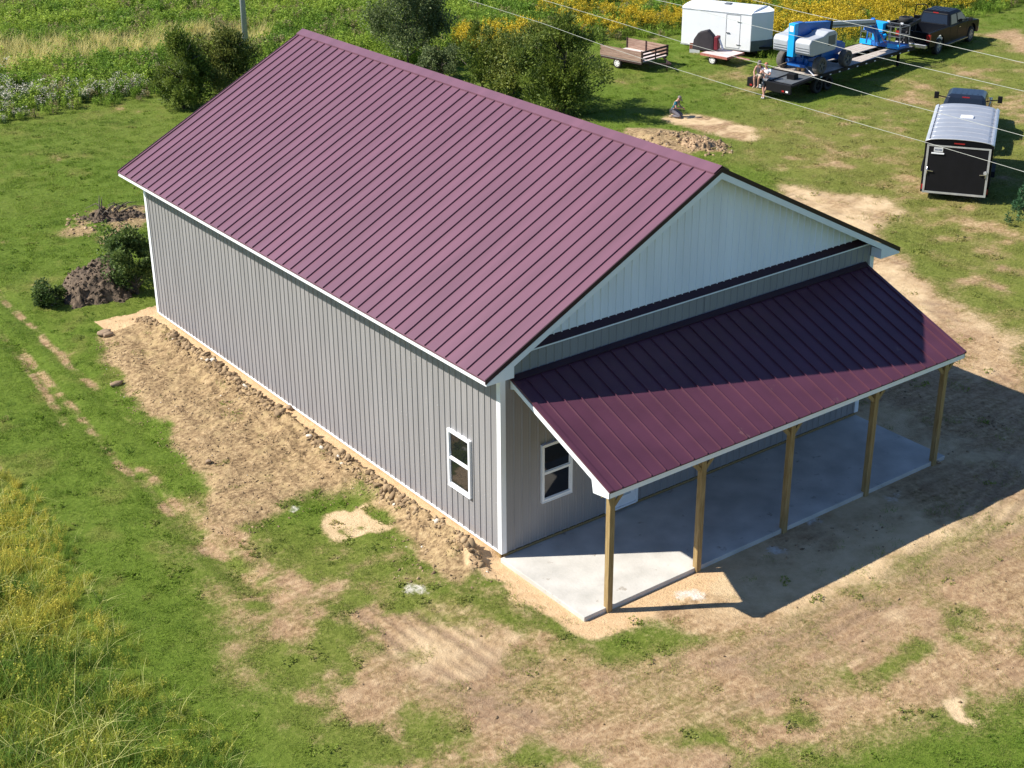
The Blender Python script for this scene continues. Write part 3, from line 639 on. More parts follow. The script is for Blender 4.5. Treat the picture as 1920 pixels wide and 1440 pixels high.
def scatter(name, pts, rz, scl, idx, tint, sources, mats, tilt=.12):
    col = bpy.data.collections.new(name + '_sources')
    for i, (V, Fc, MI) in enumerate(sources):
        o = mesh_np('%s_clump_%02d' % (name, i), V, Fc, mats, mi=MI); C.objects.unlink(o); col.objects.link(o)
    n = len(pts); me = bpy.data.meshes.new(name); me.vertices.add(n); me.vertices.foreach_set('co', np.asarray(pts, np.float32).ravel())
    r = np.random.default_rng(n)
    rot = np.stack([r.normal(0, tilt, n), r.normal(0, tilt, n), rz], 1)
    a = me.attributes.new('rotv', 'FLOAT_VECTOR', 'POINT'); a.data.foreach_set('vector', rot.astype(np.float32).ravel())
    a = me.attributes.new('scl', 'FLOAT', 'POINT'); a.data.foreach_set('value', scl.astype(np.float32))
    a = me.attributes.new('idx', 'INT', 'POINT'); a.data.foreach_set('value', idx.astype(np.int32))
    a = me.attributes.new('tint', 'FLOAT_COLOR', 'POINT'); a.data.foreach_set('color', np.concatenate([tint, np.ones((n, 1))], 1).astype(np.float32).ravel())
    o = link(name, me); tag(o, kind='stuff')
    ng = bpy.data.node_groups.new(name, 'GeometryNodeTree')
    ng.interface.new_socket('Geometry', in_out='INPUT', socket_type='NodeSocketGeometry'); ng.interface.new_socket('Geometry', in_out='OUTPUT', socket_type='NodeSocketGeometry')
    gi = ng.nodes.new('NodeGroupInput'); go = ng.nodes.new('NodeGroupOutput'); ip = ng.nodes.new('GeometryNodeInstanceOnPoints')
    ci = ng.nodes.new('GeometryNodeCollectionInfo'); ci.inputs[0].default_value = col; ci.inputs[1].default_value = True; ci.inputs[2].default_value = True
    def na(nm, t):
        q = ng.nodes.new('GeometryNodeInputNamedAttribute'); q.data_type = t; q.inputs[0].default_value = nm; return q.outputs[0]
    er = ng.nodes.new('FunctionNodeEulerToRotation')
    K = ng.links.new
    K(gi.outputs[0], ip.inputs['Points']); K(ci.outputs[0], ip.inputs['Instance']); ip.inputs['Pick Instance'].default_value = True
    K(na('idx', 'INT'), ip.inputs['Instance Index']); K(na('rotv', 'FLOAT_VECTOR'), er.inputs[0]); K(er.outputs[0], ip.inputs['Rotation']); K(na('scl', 'FLOAT'), ip.inputs['Scale'])
    K(ip.outputs[0], go.inputs[0])
    md = o.modifiers.new('scatter', 'NODES'); md.node_group = ng
    return o
M_GRASS = tintmat('grass_blades', .42); M_TALL = tintmat('tall_stems', .4, island=.45)
M_YEL = leafmat('yellow_plumes', (.42, .30, .012), (.74, .56, .035), trans=.25, island=.8)
M_WFL = leafmat('white_petals', (.55, .50, .38), (.82, .76, .62), trans=.2, island=.9)
M_SEED = leafmat('seed_heads', (.20, .16, .05), (.42, .36, .13), trans=.2, island=.9)
def in_view(x, y, z=0.0, mg=60):
    d = np.stack([x-CAM[0], y-CAM[1], np.full_like(x, z)-CAM[2]], 1); zc = d@FWD
    u = 960+F*(d@RGT)/zc; v = 720-F*(d@UP)/zc
    return (zc > 1) & (u > -mg) & (u < 1920+mg) & (v > -mg-60) & (v < 1440+mg+60), u, v
def cand(dens, x0, x1, y0, y1, seed):
    r = np.random.default_rng(seed); n = int(dens*(x1-x0)*(y1-y0)); return r.uniform(x0, x1, n), r.uniform(y0, y1, n), r
NOGO = sdist
def clear_of_barn(x, y): return sdist(x, y, [(-.10, -3.15), (12.25, -3.15), (12.3, L+.05), (-.10, L+.05)]) < 0
VEH = []          # footprints kept free of tall growth
# lawn
bx_, by_, r_ = cand(24, -15, 66, -13, 70, 1)
vis, u_, v_ = in_view(bx_, by_, -.2)
dist = np.hypot(bx_-CAM[0], by_-CAM[1])
keep = vis & clear_of_barn(bx_, by_) & (r_.random(len(bx_)) < np.clip(38/dist, .3, 1.0)**1.2)
bx_, by_, u_, v_, dist = bx_[keep], by_[keep], u_[keep], v_[keep], dist[keep]
dm = ground_masks(bx_, by_)
fl = np.maximum(sdist(bx_, by_, FIELD)*(sdist(bx_, by_, LANE) < 0), sdist(bx_, by_, TALLBL))
fn = fbm(bx_, by_, .45, 81, 3); pr = (1-sstep(dm[0]+(fn-.5)*1.1, .28, .78))*.97+.04*(dm[5] < .3)
keep = (r_.random(len(bx_)) < pr) & (fl < .5) & (dm[3] < .3)
bx_, by_, dist = bx_[keep], by_[keep], dist[keep]; dg = dm[4][keep]; dd = dm[0][keep]
n1 = fbm(bx_, by_, 3.5, 41, 3)*.6+.4*fbm((bx_*.8-by_*.6)*.25, (bx_*.6+by_*.8)*1.6, 1.0, 47, 3); n2 = fbm(bx_, by_, .7, 43, 3); rr = r_.random(len(bx_))
g0 = np.array([.150, .240, .024]); g1 = np.array([.235, .330, .040]); g2 = np.array([.40, .34, .13]); g3 = np.array([.105, .190, .022])
t = np.clip((n1-.36)*3.2+(rr-.5)*.35, 0, 1)[:, None]; tint = g0*(1-t)+g1*t
t = np.clip((.42-n2)*5, 0, .75)[:, None]; tint = tint*(1-t)+g3*t
t = np.clip(dg*1.1+(rr > .90)*.5-.15+dd*.5, 0, .9)[:, None]; tint = tint*(1-t)+g2*t
nL = len(bx_)
srcs = [clump(44, .070, .21, .011, 1.1, 2, 0, 100+i) for i in range(6)] + [clump(14, .05, .18, .035, .8, 2, 1, 120+i) for i in range(3)]
scatter('lawn_grass', np.stack([bx_, by_, ground_z(bx_, by_)], 1), r_.uniform(0, 6.28, nL), r_.uniform(.6, 1.25, nL)*(1+.25*(dist > 50)), np.where(r_.random(nL) < .94, r_.integers(0, 6, nL), r_.integers(6, 9, nL)), tint, srcs, [M_GRASS])
print('lawn', nL)
# tall growth: near corner
x, y, r_ = cand(30, -20, 2, -12, 14, 5)
vis, u_, v_ = in_view(x, y, .4, 150); k = vis & (sdist(x+(fbm(x, y, 1.5, 3)-.5)*1.6, y+(fbm(x, y, 1.5, 7)-.5)*1.6, TALLBL) > 0); x, y, u_, v_ = x[k], y[k], u_[k], v_[k]
sd = sdist(x, y, TALLBL); n1 = fbm(x, y, 2.2, 51, 3); rr = r_.random(len(x))
yel = np.clip(.25+.75*sstep(1500-v_+(n1-.5)*700, 0, 600)*sstep(330-u_, -60, 260), 0, 1)
t = np.clip(yel*.9+(rr-.5)*1.2+(n1-.5)*.8, 0, 1)[:, None]
tint = np.array([.22, .31, .04])*(1-t)+np.array([.58, .50, .085])*t
t = ((n1 < .42) & (rr < .6))[:, None]; tint = np.where(t, np.array([.15, .25, .035]), tint)
t = (rr > .90)[:, None]; tint = np.where(t, np.array([.62, .60, .22]), tint)
nL = len(x)
srcs = [clump(26, .62, .2, .016, .75, 3, 0, 200+i) for i in range(4)] + [clump(7, .95, .2, .016, 1.5, 4, 0, 210+i) for i in range(3)] + [clump(12, .55, .2, .055, .4, 2, 1, 220+i) for i in range(3)]
scl = r_.uniform(.6, 1.05, nL)*np.clip(.45+sd*.28, .45, 1.15)
scatter('tall_grass', np.stack([x, y, ground_z(x, y)], 1), r_.uniform(0, 6.28, nL), scl, np.where(rr < .72, r_.integers(0, 4, nL), np.where(rr > .90, r_.integers(4, 7, nL), r_.integers(7, 10, nL))), tint, srcs, [M_TALL, M_SEED], .2)
print('tall', nL)
# the field beyond the lawn
x, y, r_ = cand(6.5, -20, 130, 20, 170, 9)
vis, u_, v_ = in_view(x, y, .5, 60); wx = x+(fbm(x, y, 3, 3)-.5)*1.6; wy = y+(fbm(x, y, 3, 7)-.5)*1.6
k = vis & (sdist(wx, wy, FIELD) > 0) & (sdist(x, y, LANE) < 0); x, y, u_, v_ = x[k], y[k], u_[k], v_[k]; sd = sdist(x, y, FIELD)
n1 = fbm(x, y, 5, 61, 3); n2 = fbm(x, y, 1.6, 63, 3); rr = r_.random(len(x)); nL = len(x)
gold = sstep(u_, 980, 1080)*sstep(n1*.5+n2*.5, .36, .48)*(1-.6*sstep(sd, 14, 26)*(u_ < 1500)) + ((u_ > 850) & (u_ < 1010) & (v_ > 45) & (v_ < 95))*.8
wfl = (u_ < 330+60*n1)*sstep(v_+(n1-.5)*60, 135, 160)*(sd < 9)*.62
tan = (u_ < 500)*sstep(118-.10*u_-v_+(n1-.5)*40, 0, 22)*sstep(v_+.08*u_-58+(n1-.5)*40, 0, 22)
front = np.exp(-((sd-3.2)/2.4)**2); isg = r_.random(nL) < gold*sstep(sd, .3, 1.2)*np.clip(.42+.6*front+(n2-.5)*1.1, .08, .92); isw = (~isg) & (r_.random(nL) < wfl*.62); ist = (~isg) & (~isw) & (r_.random(nL) < tan*.88)
t = np.clip((n2-.3)*2+(rr-.5)*.5, 0, 1)[:, None]; tint = np.array([.155, .265, .032])*(1-t)+np.array([.34, .44, .06])*t
tint = np.where((rr > .93)[:, None], np.array([.30, .26, .12]), tint)
tint = np.where(isg[:, None], np.array([.17, .21, .035])*(.7+.6*rr[:, None]), tint)
tint = np.where(ist[:, None], np.array([.64, .56, .22])*(.75+.5*rr[:, None]), tint)
tint = np.where(isw[:, None], np.array([.07, .12, .04]), tint)
srcs = [clump(30, .8, .32, .022, .6, 3, 0, 300+i) for i in range(3)] + [clump(18, .75, .32, .11, .4, 2, 1, 310+i) for i in range(3)] + [clump(12, 1.0, .32, .085, .3, 2, 2, 320+i) for i in range(3)] + [clump(12, .85, .32, .07, .3, 2, 3, 330+i) for i in range(3)]
idx = np.where(isg, r_.integers(6, 9, nL), np.where(isw, r_.integers(9, 12, nL), np.where(ist | (rr < .35), r_.integers(0, 3, nL), r_.integers(3, 6, nL))))
for nm, sel, ms in (('field_weeds', ~(isg | isw), [M_TALL, M_SEED]), ('goldenrod_growth', isg, [M_TALL, M_YEL]), ('white_wildflowers', isw, [M_TALL, M_WFL])):
    o = scatter(nm, np.stack([x, y, ground_z(x, y)], 1)[sel], r_.uniform(0, 6.28, sel.sum()), (r_.uniform(.65, 1.15, nL)*np.clip(.6+sd*.2, .6, 1.1))[sel], (idx[sel] if nm == 'field_weeds' else idx[sel]-(6 if 'gold' in nm else 9)), tint[sel],
            srcs[:6] if nm == 'field_weeds' else (srcs[6:9] if 'gold' in nm else srcs[9:12]), ms, .1)
print('field', nL, isg.sum(), isw.sum())
# rough green growth at the right edge by the pine
# clods of clay and stones
def clodmesh(seed, irr=.42):
    r = np.random.default_rng(seed); bm = bmesh.new(); bmesh.ops.create_icosphere(bm, subdivisions=1, radius=1)
    ax = r.uniform(.55, 1.35, 3)
    for v in bm.verts: v.co = v.co*(1+r.uniform(-irr, irr)); v.co.x *= ax[0]; v.co.y *= ax[1]; v.co.z *= .65*ax[2]
    bmesh.ops.triangulate(bm, faces=bm.faces[:]); V = np.array([v.co[:] for v in bm.verts]); Fc = np.array([[q.index for q in f.verts] for f in bm.faces]); bm.free()
    return V, Fc, np.zeros(len(Fc))
def clodmat(name):
    m = tintmat(name, 0.0, .95, .2); return m
x, y, r_ = cand(330, -6.5, 0, -1, 21, 15)
s1 = sdist(x, y, CLAY); edge = np.exp(-((x+.55)/.22)**2)*(y > 0)*(y < L+.5)*sstep(fbm(x, y, 1.2, 77, 3), .36, .52)
k = (s1 > -.3) & (x < -.40) & (r_.random(len(x)) < .09+.75*edge+.30*sstep(fbm(x, y, 1.0, 71, 3), .50, .62)); xa, ya = x[k], y[k]; ea = edge[k]
x, y, r2 = cand(60, 18, 30, 17, 26, 16); k = (sdist(x, y, CLAY2) > -.2) & (r2.random(len(x)) < .75*sstep(fbm(x, y, 1.1, 73, 3), .4, .6)); xb, yb = x[k], y[k]
x, y, r3 = cand(30, -4, 4, 18, 32, 17); k = ((sdist(x, y, PIT) > -.1) | (sdist(x, y, HEAP2) > 0)) & (r3.random(len(x)) < .6); xc, yc = x[k], y[k]
x, y, r4 = cand(2.2, -8, 20, -12, 6, 18); dmm = ground_masks(x, y); k = (dmm[0] > .6) & clear_of_barn(x, y) & (r4.random(len(x)) < .6); xd, yd = x[k], y[k]
xe, ye = [], []
for u, v, k, sp_ in ((1855, 792, 60, .5), (1640, 985, 25, .6), (1760, 858, 14, .3), (1700, 745, 20, .7), (800, 1062, 40, .5), (770, 1085, 20, .5), (1520, 1010, 20, .7)):
    a, b, _ = at(u, v); xe += list(r4.normal(a, sp_, k)); ye += list(r4.normal(b, sp_*.6, k))
xd = np.concatenate([xd, xe]); yd = np.concatenate([yd, ye]); k = clear_of_barn(xd, yd); xd, yd = xd[k], yd[k]
cx = np.concatenate([xa, xb, xc, xd]); cy = np.concatenate([ya, yb, yc, yd]); nC = len(cx)
sz = np.concatenate([.010+.032*r_.random(len(xa))**2.5+.12*ea*r_.random(len(xa))**2.6, .03+.11*r_.random(len(xb))**2, .03+.07*r_.random(len(xc))**2, .012+.05*r_.random(len(xd))**3])
rr = (r_.random(nC)**1.5)[:, None]; tint = np.array([.17, .115, .066])*(1-rr)+np.array([.40, .285, .165])*rr; tint = np.where((r_.random(nC) > .985)[:, None], np.array([.60, .52, .42]), tint)
cz = ground_z(cx, cy)+sz*.02
scatter('dirt_clods', np.stack([cx, cy, cz], 1), r_.uniform(0, 6.28, nC), sz, r_.integers(0, 14, nC), tint, [clodmesh(400+i) for i in range(14)], [clodmat('clod_earth')], .5)
print('clods', nC)

# ------------------------------------------------------------------ trees and shrubs, each its own thing
def leafcloud(name, lobes, n, size, m, parent, seed, aspect=.45, up=.3, out=.6, shell=.55, twist=1.0, gap=.35):
    """many small leaf quads spread through the lobes: (centre, radii, weight)"""
    r = np.random.default_rng(seed); Ls = np.array([l[2] for l in lobes], float); Ls /= Ls.sum()
    c = r.multinomial(n, Ls); P, D = [], []
    for (ce, ra, _), k in zip(lobes, c):
        d = r.normal(size=(k, 3)); d /= np.linalg.norm(d, axis=1)[:, None]
        q = r.random(k)**shell
        P.append(np.array(ce)+d*q[:, None]*np.array(ra)); D.append(d)
    P, D = np.concatenate(P), np.concatenate(D)
    g = fbm(P[:, 0]*1.0+P[:, 2]*.6, P[:, 1]+P[:, 2]*.8, .55, seed, 2); k = g > gap; P, D = P[k], D[k]
    n = len(P); ax = D*out+r.normal(size=(n, 3))*.45*twist; ax[:, 2] += up; ax /= np.linalg.norm(ax, axis=1)[:, None]
    s = np.cross(ax, r.normal(size=(n, 3))); s /= np.linalg.norm(s, axis=1)[:, None]
    ln = (size*r.uniform(.6, 1.3, n))[:, None]; w_ = ln*aspect*.5
    V = np.stack([P, P+ax*ln*.5+s*w_, P+ax*ln, P+ax*ln*.5-s*w_], 1).reshape(-1, 3)
    Fq = np.arange(4*n).reshape(n, 4)
    return mesh_np(name, V, Fq, m, parent)
def stems(parent, spec, name='trunk', mt=None):
    bm = bmesh.new()
    for pts, r0, r1 in spec:
        k = len(pts); tube(bm, pts, [r0+(r1-r0)*i/(k-1) for i in range(k)], 7)
    return obj(name, bm, mt or M_BARK, parent)
def limbs(seed, n, h, spread, r0=.05, base=(0, 0), start=.1):
    r = random.Random(seed); out = [([(base[0], base[1], -.25), (base[0]+.02, base[1], h*.4), (base[0]+r.uniform(-.1, .1), base[1]+r.uniform(-.1, .1), h*.85)], r0*1.5, r0*.3)]
    for i in range(n):
        a = 2*PI*i/n+r.uniform(-.4, .4); z0 = h*(start+.5*r.random()); e = spread*r.uniform(.5, .95); hh = h*r.uniform(.12, .35)
        out.append(([(base[0], base[1], z0), (base[0]+math.cos(a)*e*.5, base[1]+math.sin(a)*e*.5, z0+hh*.5), (base[0]+math.cos(a)*e, base[1]+math.sin(a)*e, z0+hh)], r0*.7, r0*.15))
    return out
M_CEDAR = leafmat('cedar_sprays', (.055, .090, .014), (.23, .29, .045), trans=.32, nscale=1.6)
M_CEDAR2 = leafmat('olive_cedar_sprays', (.060, .085, .015), (.25, .27, .06), trans=.3, nscale=1.6)
M_DECID = leafmat('dull_green_leaves', (.070, .100, .034), (.24, .29, .115), trans=.32, nscale=1.2)
M_YLEAF = leafmat('yellow_green_leaves', (.07, .11, .02), (.26, .28, .05), trans=.3, nscale=1.5)
M_PINE = leafmat('blue_green_needles', (.025, .075, .035), (.08, .19, .08), trans=.2, nscale=2)
M_BUSH = leafmat('fresh_green_leaves', (.045, .085, .020), (.19, .26, .065), trans=.35, nscale=1.6)
def plant(name, px, label, cat, group=None):
    p = at(*px); return empty(name, (float(p[0]), float(p[1]), gz1(p[0], p[1])), 0, label, cat, group)
def cedar(px, h, w_, label, m=M_CEDAR, seed=1, n=14000, multi=False, size=.17):
    t = plant('cedar_bush', px, label, 'cedar', 'cedars growing behind the barn'); r = random.Random(seed); lobes = []
    for i in range(26):
        z = h*(.12+.8*(i/25)); rad = w_/2*(1-(i/25)**2.6*.75)*r.uniform(.55, 1); a = r.uniform(0, 2*PI); e = rad*r.uniform(.35, .75)
        s = w_*.20*r.uniform(.7, 1.3)*(1.15-.6*i/25)
        lobes.append(((math.cos(a)*e, math.sin(a)*e, z), (s, s, s*1.7), s))
    lobes.append(((0, 0, h*.45), (w_*.3, w_*.3, h*.4), w_*.3))
    if multi:
        for i in range(14):
            a = r.uniform(0, 2*PI); e = w_/2*r.uniform(.6, 1.0); z = h*r.uniform(.15, .8); s = w_*.10
            lobes.append(((math.cos(a)*e, math.sin(a)*e, z), (s*1.3, s*1.3, s), s))
    stems(t, limbs(seed, 9, h, w_*.45, .06)); leafcloud('crown', lobes, n, size, m, t, seed, aspect=.32, up=.45, out=.8, gap=.42)
    return t
cedar((345, 203), 3.7, 2.8, 'dark upright cedar at the field edge, left of the olive green one', seed=3, n=19000, multi=True)
cedar((428, 178), 3.2, 3.9, 'olive green spreading cedar in front of the utility pole', M_CEDAR2, 5, 24000, True)
cedar((1058, 212), 4.6, 4.7, 'largest dark cedar, overhanging the lawn beside the wooden utility trailer', M_CEDAR, 8, 36000, True)
cedar((905, 168), 3.4, 2.8, 'dark cedar partly hidden by the roof ridge, next to the round leafy tree', M_CEDAR, 11, 13000)
def shrub(name, px, label, cat, lobes, n, size, m, seed, trunk_h, tw, asp=.55, group=None, gap=.38, up=.15):
    t = plant(name, px, label, cat, group); stems(t, limbs(seed, 13, trunk_h, tw, .045, start=.0)); leafcloud('crown', lobes, n, size, m, t, seed, aspect=asp, up=up, out=.4, gap=gap); return t
def ballobes(h, w_, seed, n=22, low=.3):
    r = random.Random(seed); out = []
    for i in range(n):
        a = r.uniform(0, 2*PI); z = r.uniform(low, .9); e = w_/2*math.sqrt(max(0, 1-((z-.55)/.5)**2))*r.uniform(.3, .8)
        s = w_*r.uniform(.12, .2); out.append(((math.cos(a)*e, math.sin(a)*e, h*z), (s, s, s*.9), s))
    return out
shrub('leafy_tree', (765, 122), 'round dull green tree with bare lower stems behind the roof ridge', 'tree', ballobes(5.0, 5.0, 2, 40, .26), 34000, .12, M_DECID, 21, 4.2, 2.0, gap=.40)
shrub('field_shrub', (828, 152), 'low grey green shrub just behind the roof ridge, right of the round tree', 'shrub', ballobes(1.9, 2.6, 4, 16, .25), 7000, .12, M_DECID, 22, 1.6, 1.1, group='shrubs along the field edge')
shrub('field_shrub', (962, 178), 'yellow green shrub between the two dark cedars behind the ridge', 'shrub', ballobes(3.3, 4.0, 6, 26, .2), 18000, .13, M_YLEAF, 23, 2.6, 1.5, group='shrubs along the field edge')
shrub('field_shrub', (1022, 120), 'yellow tinted bush with goldenrod behind the largest cedar', 'shrub', ballobes(2.4, 3.4, 7, 18, .2), 9000, .13, M_YLEAF, 24, 2.0, 1.4, group='shrubs along the field edge')
shrub('wall_bush', (258, 552), 'tall green bush against the back corner of the grey wall', 'bush', ballobes(2.3, 1.9, 8, 22, .12)+[((-.5, .5, .9), (.5, .5, .8), .5), ((-.1, 1.6, 1.3), (.5, .6, .9), .6), ((.15, .9, 1.2), (.5, .6, 1.0), .7)], 12000, .11, M_BUSH, 25, 1.7, .7, group='bushes by the dirt heap')
shrub('wall_bush', (92, 572), 'small green bush at the far end of the dirt heap', 'bush', ballobes(.85, 1.4, 9, 14, .10), 5000, .09, M_BUSH, 26, .6, .6, group='bushes by the dirt heap')
# young pine at the right edge
t = plant('pine_tree', (1922, 425), 'young blue green pine beside the black cargo trailer', 'pine')
stems(t, limbs(31, 12, 1.9, .6, .03)); lob = []
for i in range(22):
    a = i*2.4; z = .25+1.5*i/21; e = .62*(1-i/24); lob.append(((math.cos(a)*e, math.sin(a)*e, z), (.13, .13, .22), .15))
lob.append(((0, 0, 1.0), (.2, .2, .8), .3)); leafcloud('crown', lob, 7000, .12, M_PINE, t, 31, aspect=.25, up=.7, out=.7, gap=.3)

# heap of dark earth with roots, and the pit of clay with dead branches
def heap(name, poly_px, h, m, label, seed, cat='dirt heap', rough=.75):
    poly = [tuple(p) for p in pp(poly_px)]; P = np.array(poly); c = P.mean(0)
    xs = np.arange(P[:, 0].min()-.4, P[:, 0].max()+.4, .045); ys = np.arange(P[:, 1].min()-.4, P[:, 1].max()+.4, .045)
    X, Y = np.meshgrid(xs, ys, indexing='ij'); x, y = X.ravel(), Y.ravel(); sd = sdist(x+(fbm(x, y, .8, seed)-.5)*.5, y, poly)
    z = ground_z(x, y)-.06+h*sstep(sd, -.05, .9)*(.45+rough*1.2*fbm(x, y, 1.3, seed+1, 3)) + sstep(sd, -.1, .3)*((fbm(x, y, .32, seed+2, 5)-.5)*.65+np.maximum(0, fbm(x, y, .16, seed+4, 2)-.55)*.7)*rough
    ny = len(ys); I = (np.arange(len(xs)-1)[:, None]*ny+np.arange(ny-1)[None, :]).ravel(); Fq = np.stack([I, I+ny, I+ny+1, I+1], 1)
    ok = (sd > -.25)[Fq].all(1)
    o = mesh_np(name, np.stack([x-c[0], y-c[1], z], 1), Fq[ok], m); o.location = (c[0], c[1], 0)
    r = np.random.default_rng(seed); cidx = r.choice(np.nonzero(sd > .05)[0], min(900, int((sd > .05).sum()*.25)), replace=False); VV, FF, b = [], [], 0
    for k in cidx:
        V, Fc, _ = clodmesh(int(r.integers(0, 9999))) if len(VV) < 12 else srcv[int(r.integers(0, 12))]
        if len(VV) < 12:
            if len(VV) == 0: srcv = []
            srcv.append((V, Fc, None))
        q = .018+.06*r.random()**2.5; VV.append(V*q+np.array([x[k]-c[0], y[k]-c[1], z[k]+q*.2])); FF.append(Fc+b); b += len(V)
    mesh_np('clods', np.concatenate(VV), np.concatenate(FF), m, o)['kind'] = 'stuff'
    return tag(o, label, cat)
M_EARTH = mat('dark_earth', (.045, .031, .020), rough=.95, col2=(.17, .12, .078), scale=5.0, bump=.9, bscale=16, detail=8)
M_CLAYH = mat('tan_clay', (.24, .15, .085), rough=.95, col2=(.46, .32, .19), scale=4.0, bump=.6, bscale=12, detail=8)
heap('dirt_heap', [(112, 545), (118, 520), (150, 512), (195, 490), (235, 480), (262, 505), (268, 545), (240, 568), (190, 572), (140, 580), (118, 572)], .62, M_EARTH, 'heap of dark brown earth next to the bush at the barn corner', 5)
heap('clay_heap', [(190, 448), (210, 432), (232, 430), (238, 444), (222, 458), (198, 462)], .35, M_CLAYH, 'small tan heap of clay behind the dark one', 6)
heap('spoil_heap', [(140, 408), (190, 398), (272, 392), (278, 410), (232, 418), (180, 424)], .22, M_EARTH, 'low spread of grey earth and rubble beyond the barn corner', 9)
heap('clay_heap', [(1262, 268), (1300, 266), (1340, 272), (1366, 284), (1330, 290), (1285, 288)], .16, M_CLAYH, 'row of broken clay lumps beside the straw oval', 12)
b_ = at(212, 405); br = empty('brush_pile', (b_[0], b_[1], gz1(b_[0], b_[1])+.1), 0, 'pile of dead grey branches on the spread of grey earth', 'branches'); rr_ = random.Random(4)
for i in range(14):
    a = rr_.uniform(0, 2*PI); l = rr_.uniform(.4, 1.1); bm = bmesh.new(); x0, y0 = rr_.uniform(-.5, .5), rr_.uniform(-.4, .4)
    tube(bm, [(x0, y0, .02), (x0+math.cos(a)*l*.5, y0+math.sin(a)*l*.5, rr_.uniform(.1, .35)), (x0+math.cos(a)*l, y0+math.sin(a)*l, rr_.uniform(.05, .5))], [.035, .022, .008], 5)
    obj('branch', bm, M_BARK, br)
# a few stones large enough to tell apart
for u, v, s, lb in ((194, 628, .22, 'large grey stone at the far end of the clay strip'), (206, 632, .15, 'smaller stone touching the large grey one at the clay strip end'), (218, 722, .17, 'brown stone on the grass edge left of the clay strip'), (545, 775, .16, 'dark stone at the wall foot halfway along the barn'), (1757, 866, .12, 'pale stone by the far corner of the concrete slab'), (392, 874, .13, 'dark lump at the outer edge of the clay strip')):
    p = at(u, v); V, Fc, _ = clodmesh(int(u), .3); V = V*np.array([s, s*.8, s*.75]); o = mesh_np('stone', V, Fc, M_CLAYCLOD); o.location = (p[0], p[1], gz1(p[0], p[1])+s*.3)
    sb = o.modifiers.new('s', 'SUBSURF'); sb.subdivision_type = 'SIMPLE'; sb.levels = 1; sb.render_levels = 1
    tag(o, lb, 'stone', 'stones around the barn')

# ------------------------------------------------------------------ utility pole and its four cables
px_, py_ = at(463, 108)[:2]
pole = empty('utility_pole', (px_, py_, -.25), 0, 'weathered grey utility pole standing in the field behind the olive cedar', 'utility pole')
bm = bmesh.new(); cyl(bm, (0, 0, 0), (0, 0, 11.4), .16, .115, 14); obj('shaft', bm, M_POLE, pole)
for z in (10.9, 10.1, 9.2, 8.4):
    bm = bmesh.new(); cyl(bm, (.10, -.05, z), (.26, -.05, z), .025, n=8); cyl(bm, (.22, -.05, z-.05), (.22, -.05, z+.09), .045, .03, 10); obj('insulator', bm, M_WHITE, pole)
ang = math.radians(-94); dv = np.array([math.cos(ang), math.sin(ang)])
for pts, zp, lb in (([(1412, 0), (1500, 22), (1625, 50), (1860, 104), (1920, 118)], 10.9, 'uppermost pale cable, crossing in front of the black pickup'),
                ([(1231, 0), (1277, 10), (1410, 47.5), (1512, 72), (1615, 100), (1860, 157), (1920, 171)], 10.1, 'pale cable crossing over the white trailer roof and the boom lift'),
                ([(1019, 0), (1100, 24), (1276, 78), (1380, 107), (1515, 142), (1640, 180), (1757, 211), (1862, 239), (1920, 255)], 9.2, 'pale cable crossing the two people and the silver trailer roof'),
                ([(879, 0), (1018, 44), (1150, 91.7), (1204, 110), (1380, 164), (1487, 195), (1640, 240), (1733, 266), (1920, 322)], 8.4, 'lowest pale cable, crossing the wooden trailer and the black ramp door')):
    Q = [(px_+.22, py_-.05, zp)]
    for u, v in pts:
        d = FWD+RGT*((u-960)/F)-UP*((v-720)/F); nrm = np.array([-dv[1], dv[0]])
        t = ((np.array([px_, py_])-CAM[:2])@nrm)/(d[:2]@nrm); Q.append(tuple(CAM+d*t))
    e = Vector(Q[-1])-Vector(Q[-3]); Q.append(tuple(Vector(Q[-1])+e.normalized()*45))
    bm = bmesh.new(); tube(bm, Q, .0065, 5); tag(obj('power_cable', bm, M_CABLE), lb, 'cable', 'overhead cables')

# ------------------------------------------------------------------ wheels and vehicles
def wheel(parent, x, y, z, r, wd, side, tm=M_RUBBER, rmat=M_RIM, spokes=6):
    """side: +1 the face looks to +y, -1 to -y"""
    wv = bpy.data.objects.new('wheel', None); C.objects.link(wv); wv.parent = parent; wv.location = (x, y, z); wv.empty_display_size = .2
    bm = bmesh.new(); prof = [(r*.62, -wd/2), (r*.93, -wd/2), (r, -wd*.36), (r, wd*.36), (r*.93, wd/2), (r*.62, wd/2)]; n = 28
    rings = [[bm.verts.new((rr*math.cos(2*PI*k/n), yy, rr*math.sin(2*PI*k/n))) for k in range(n)] for rr, yy in prof]
    for a in range(len(prof)):
        A, B = rings[a], rings[(a+1) % len(prof)]
        for k in range(n): bm.faces.new((A[k], A[(k+1) % n], B[(k+1) % n], B[k])).smooth = True
    obj('tyre', bm, tm, wv)
    bm = bmesh.new(); yo = side*wd*.40
    cyl(bm, (0, yo-side*.06, 0), (0, yo-side*.03, 0), r*.62, n=24); cyl(bm, (0, yo-side*.03, 0), (0, yo+side*.02, 0), r*.17, n=12)
    for k in range(spokes):
        a = 2*PI*k/spokes; bar(bm, (0, yo-side*.01, 0), (r*.57*math.cos(a), yo, r*.57*math.sin(a)), .05, .05)
    for k in range(24):
        a, b = 2*PI*k/24, 2*PI*(k+1)/24; bar(bm, (r*.6*math.cos(a), yo+side*.01, r*.6*math.sin(a)), (r*.6*math.cos(b), yo+side*.01, r*.6*math.sin(b)), .03, .03)
    obj('rim', bm, rmat, wv)
    return wv
def arch(x, r, z=.0, n=10): return [(x+r*math.cos(PI-PI*i/n), z+r*math.sin(PI*i/n)) for i in range(n+1)]
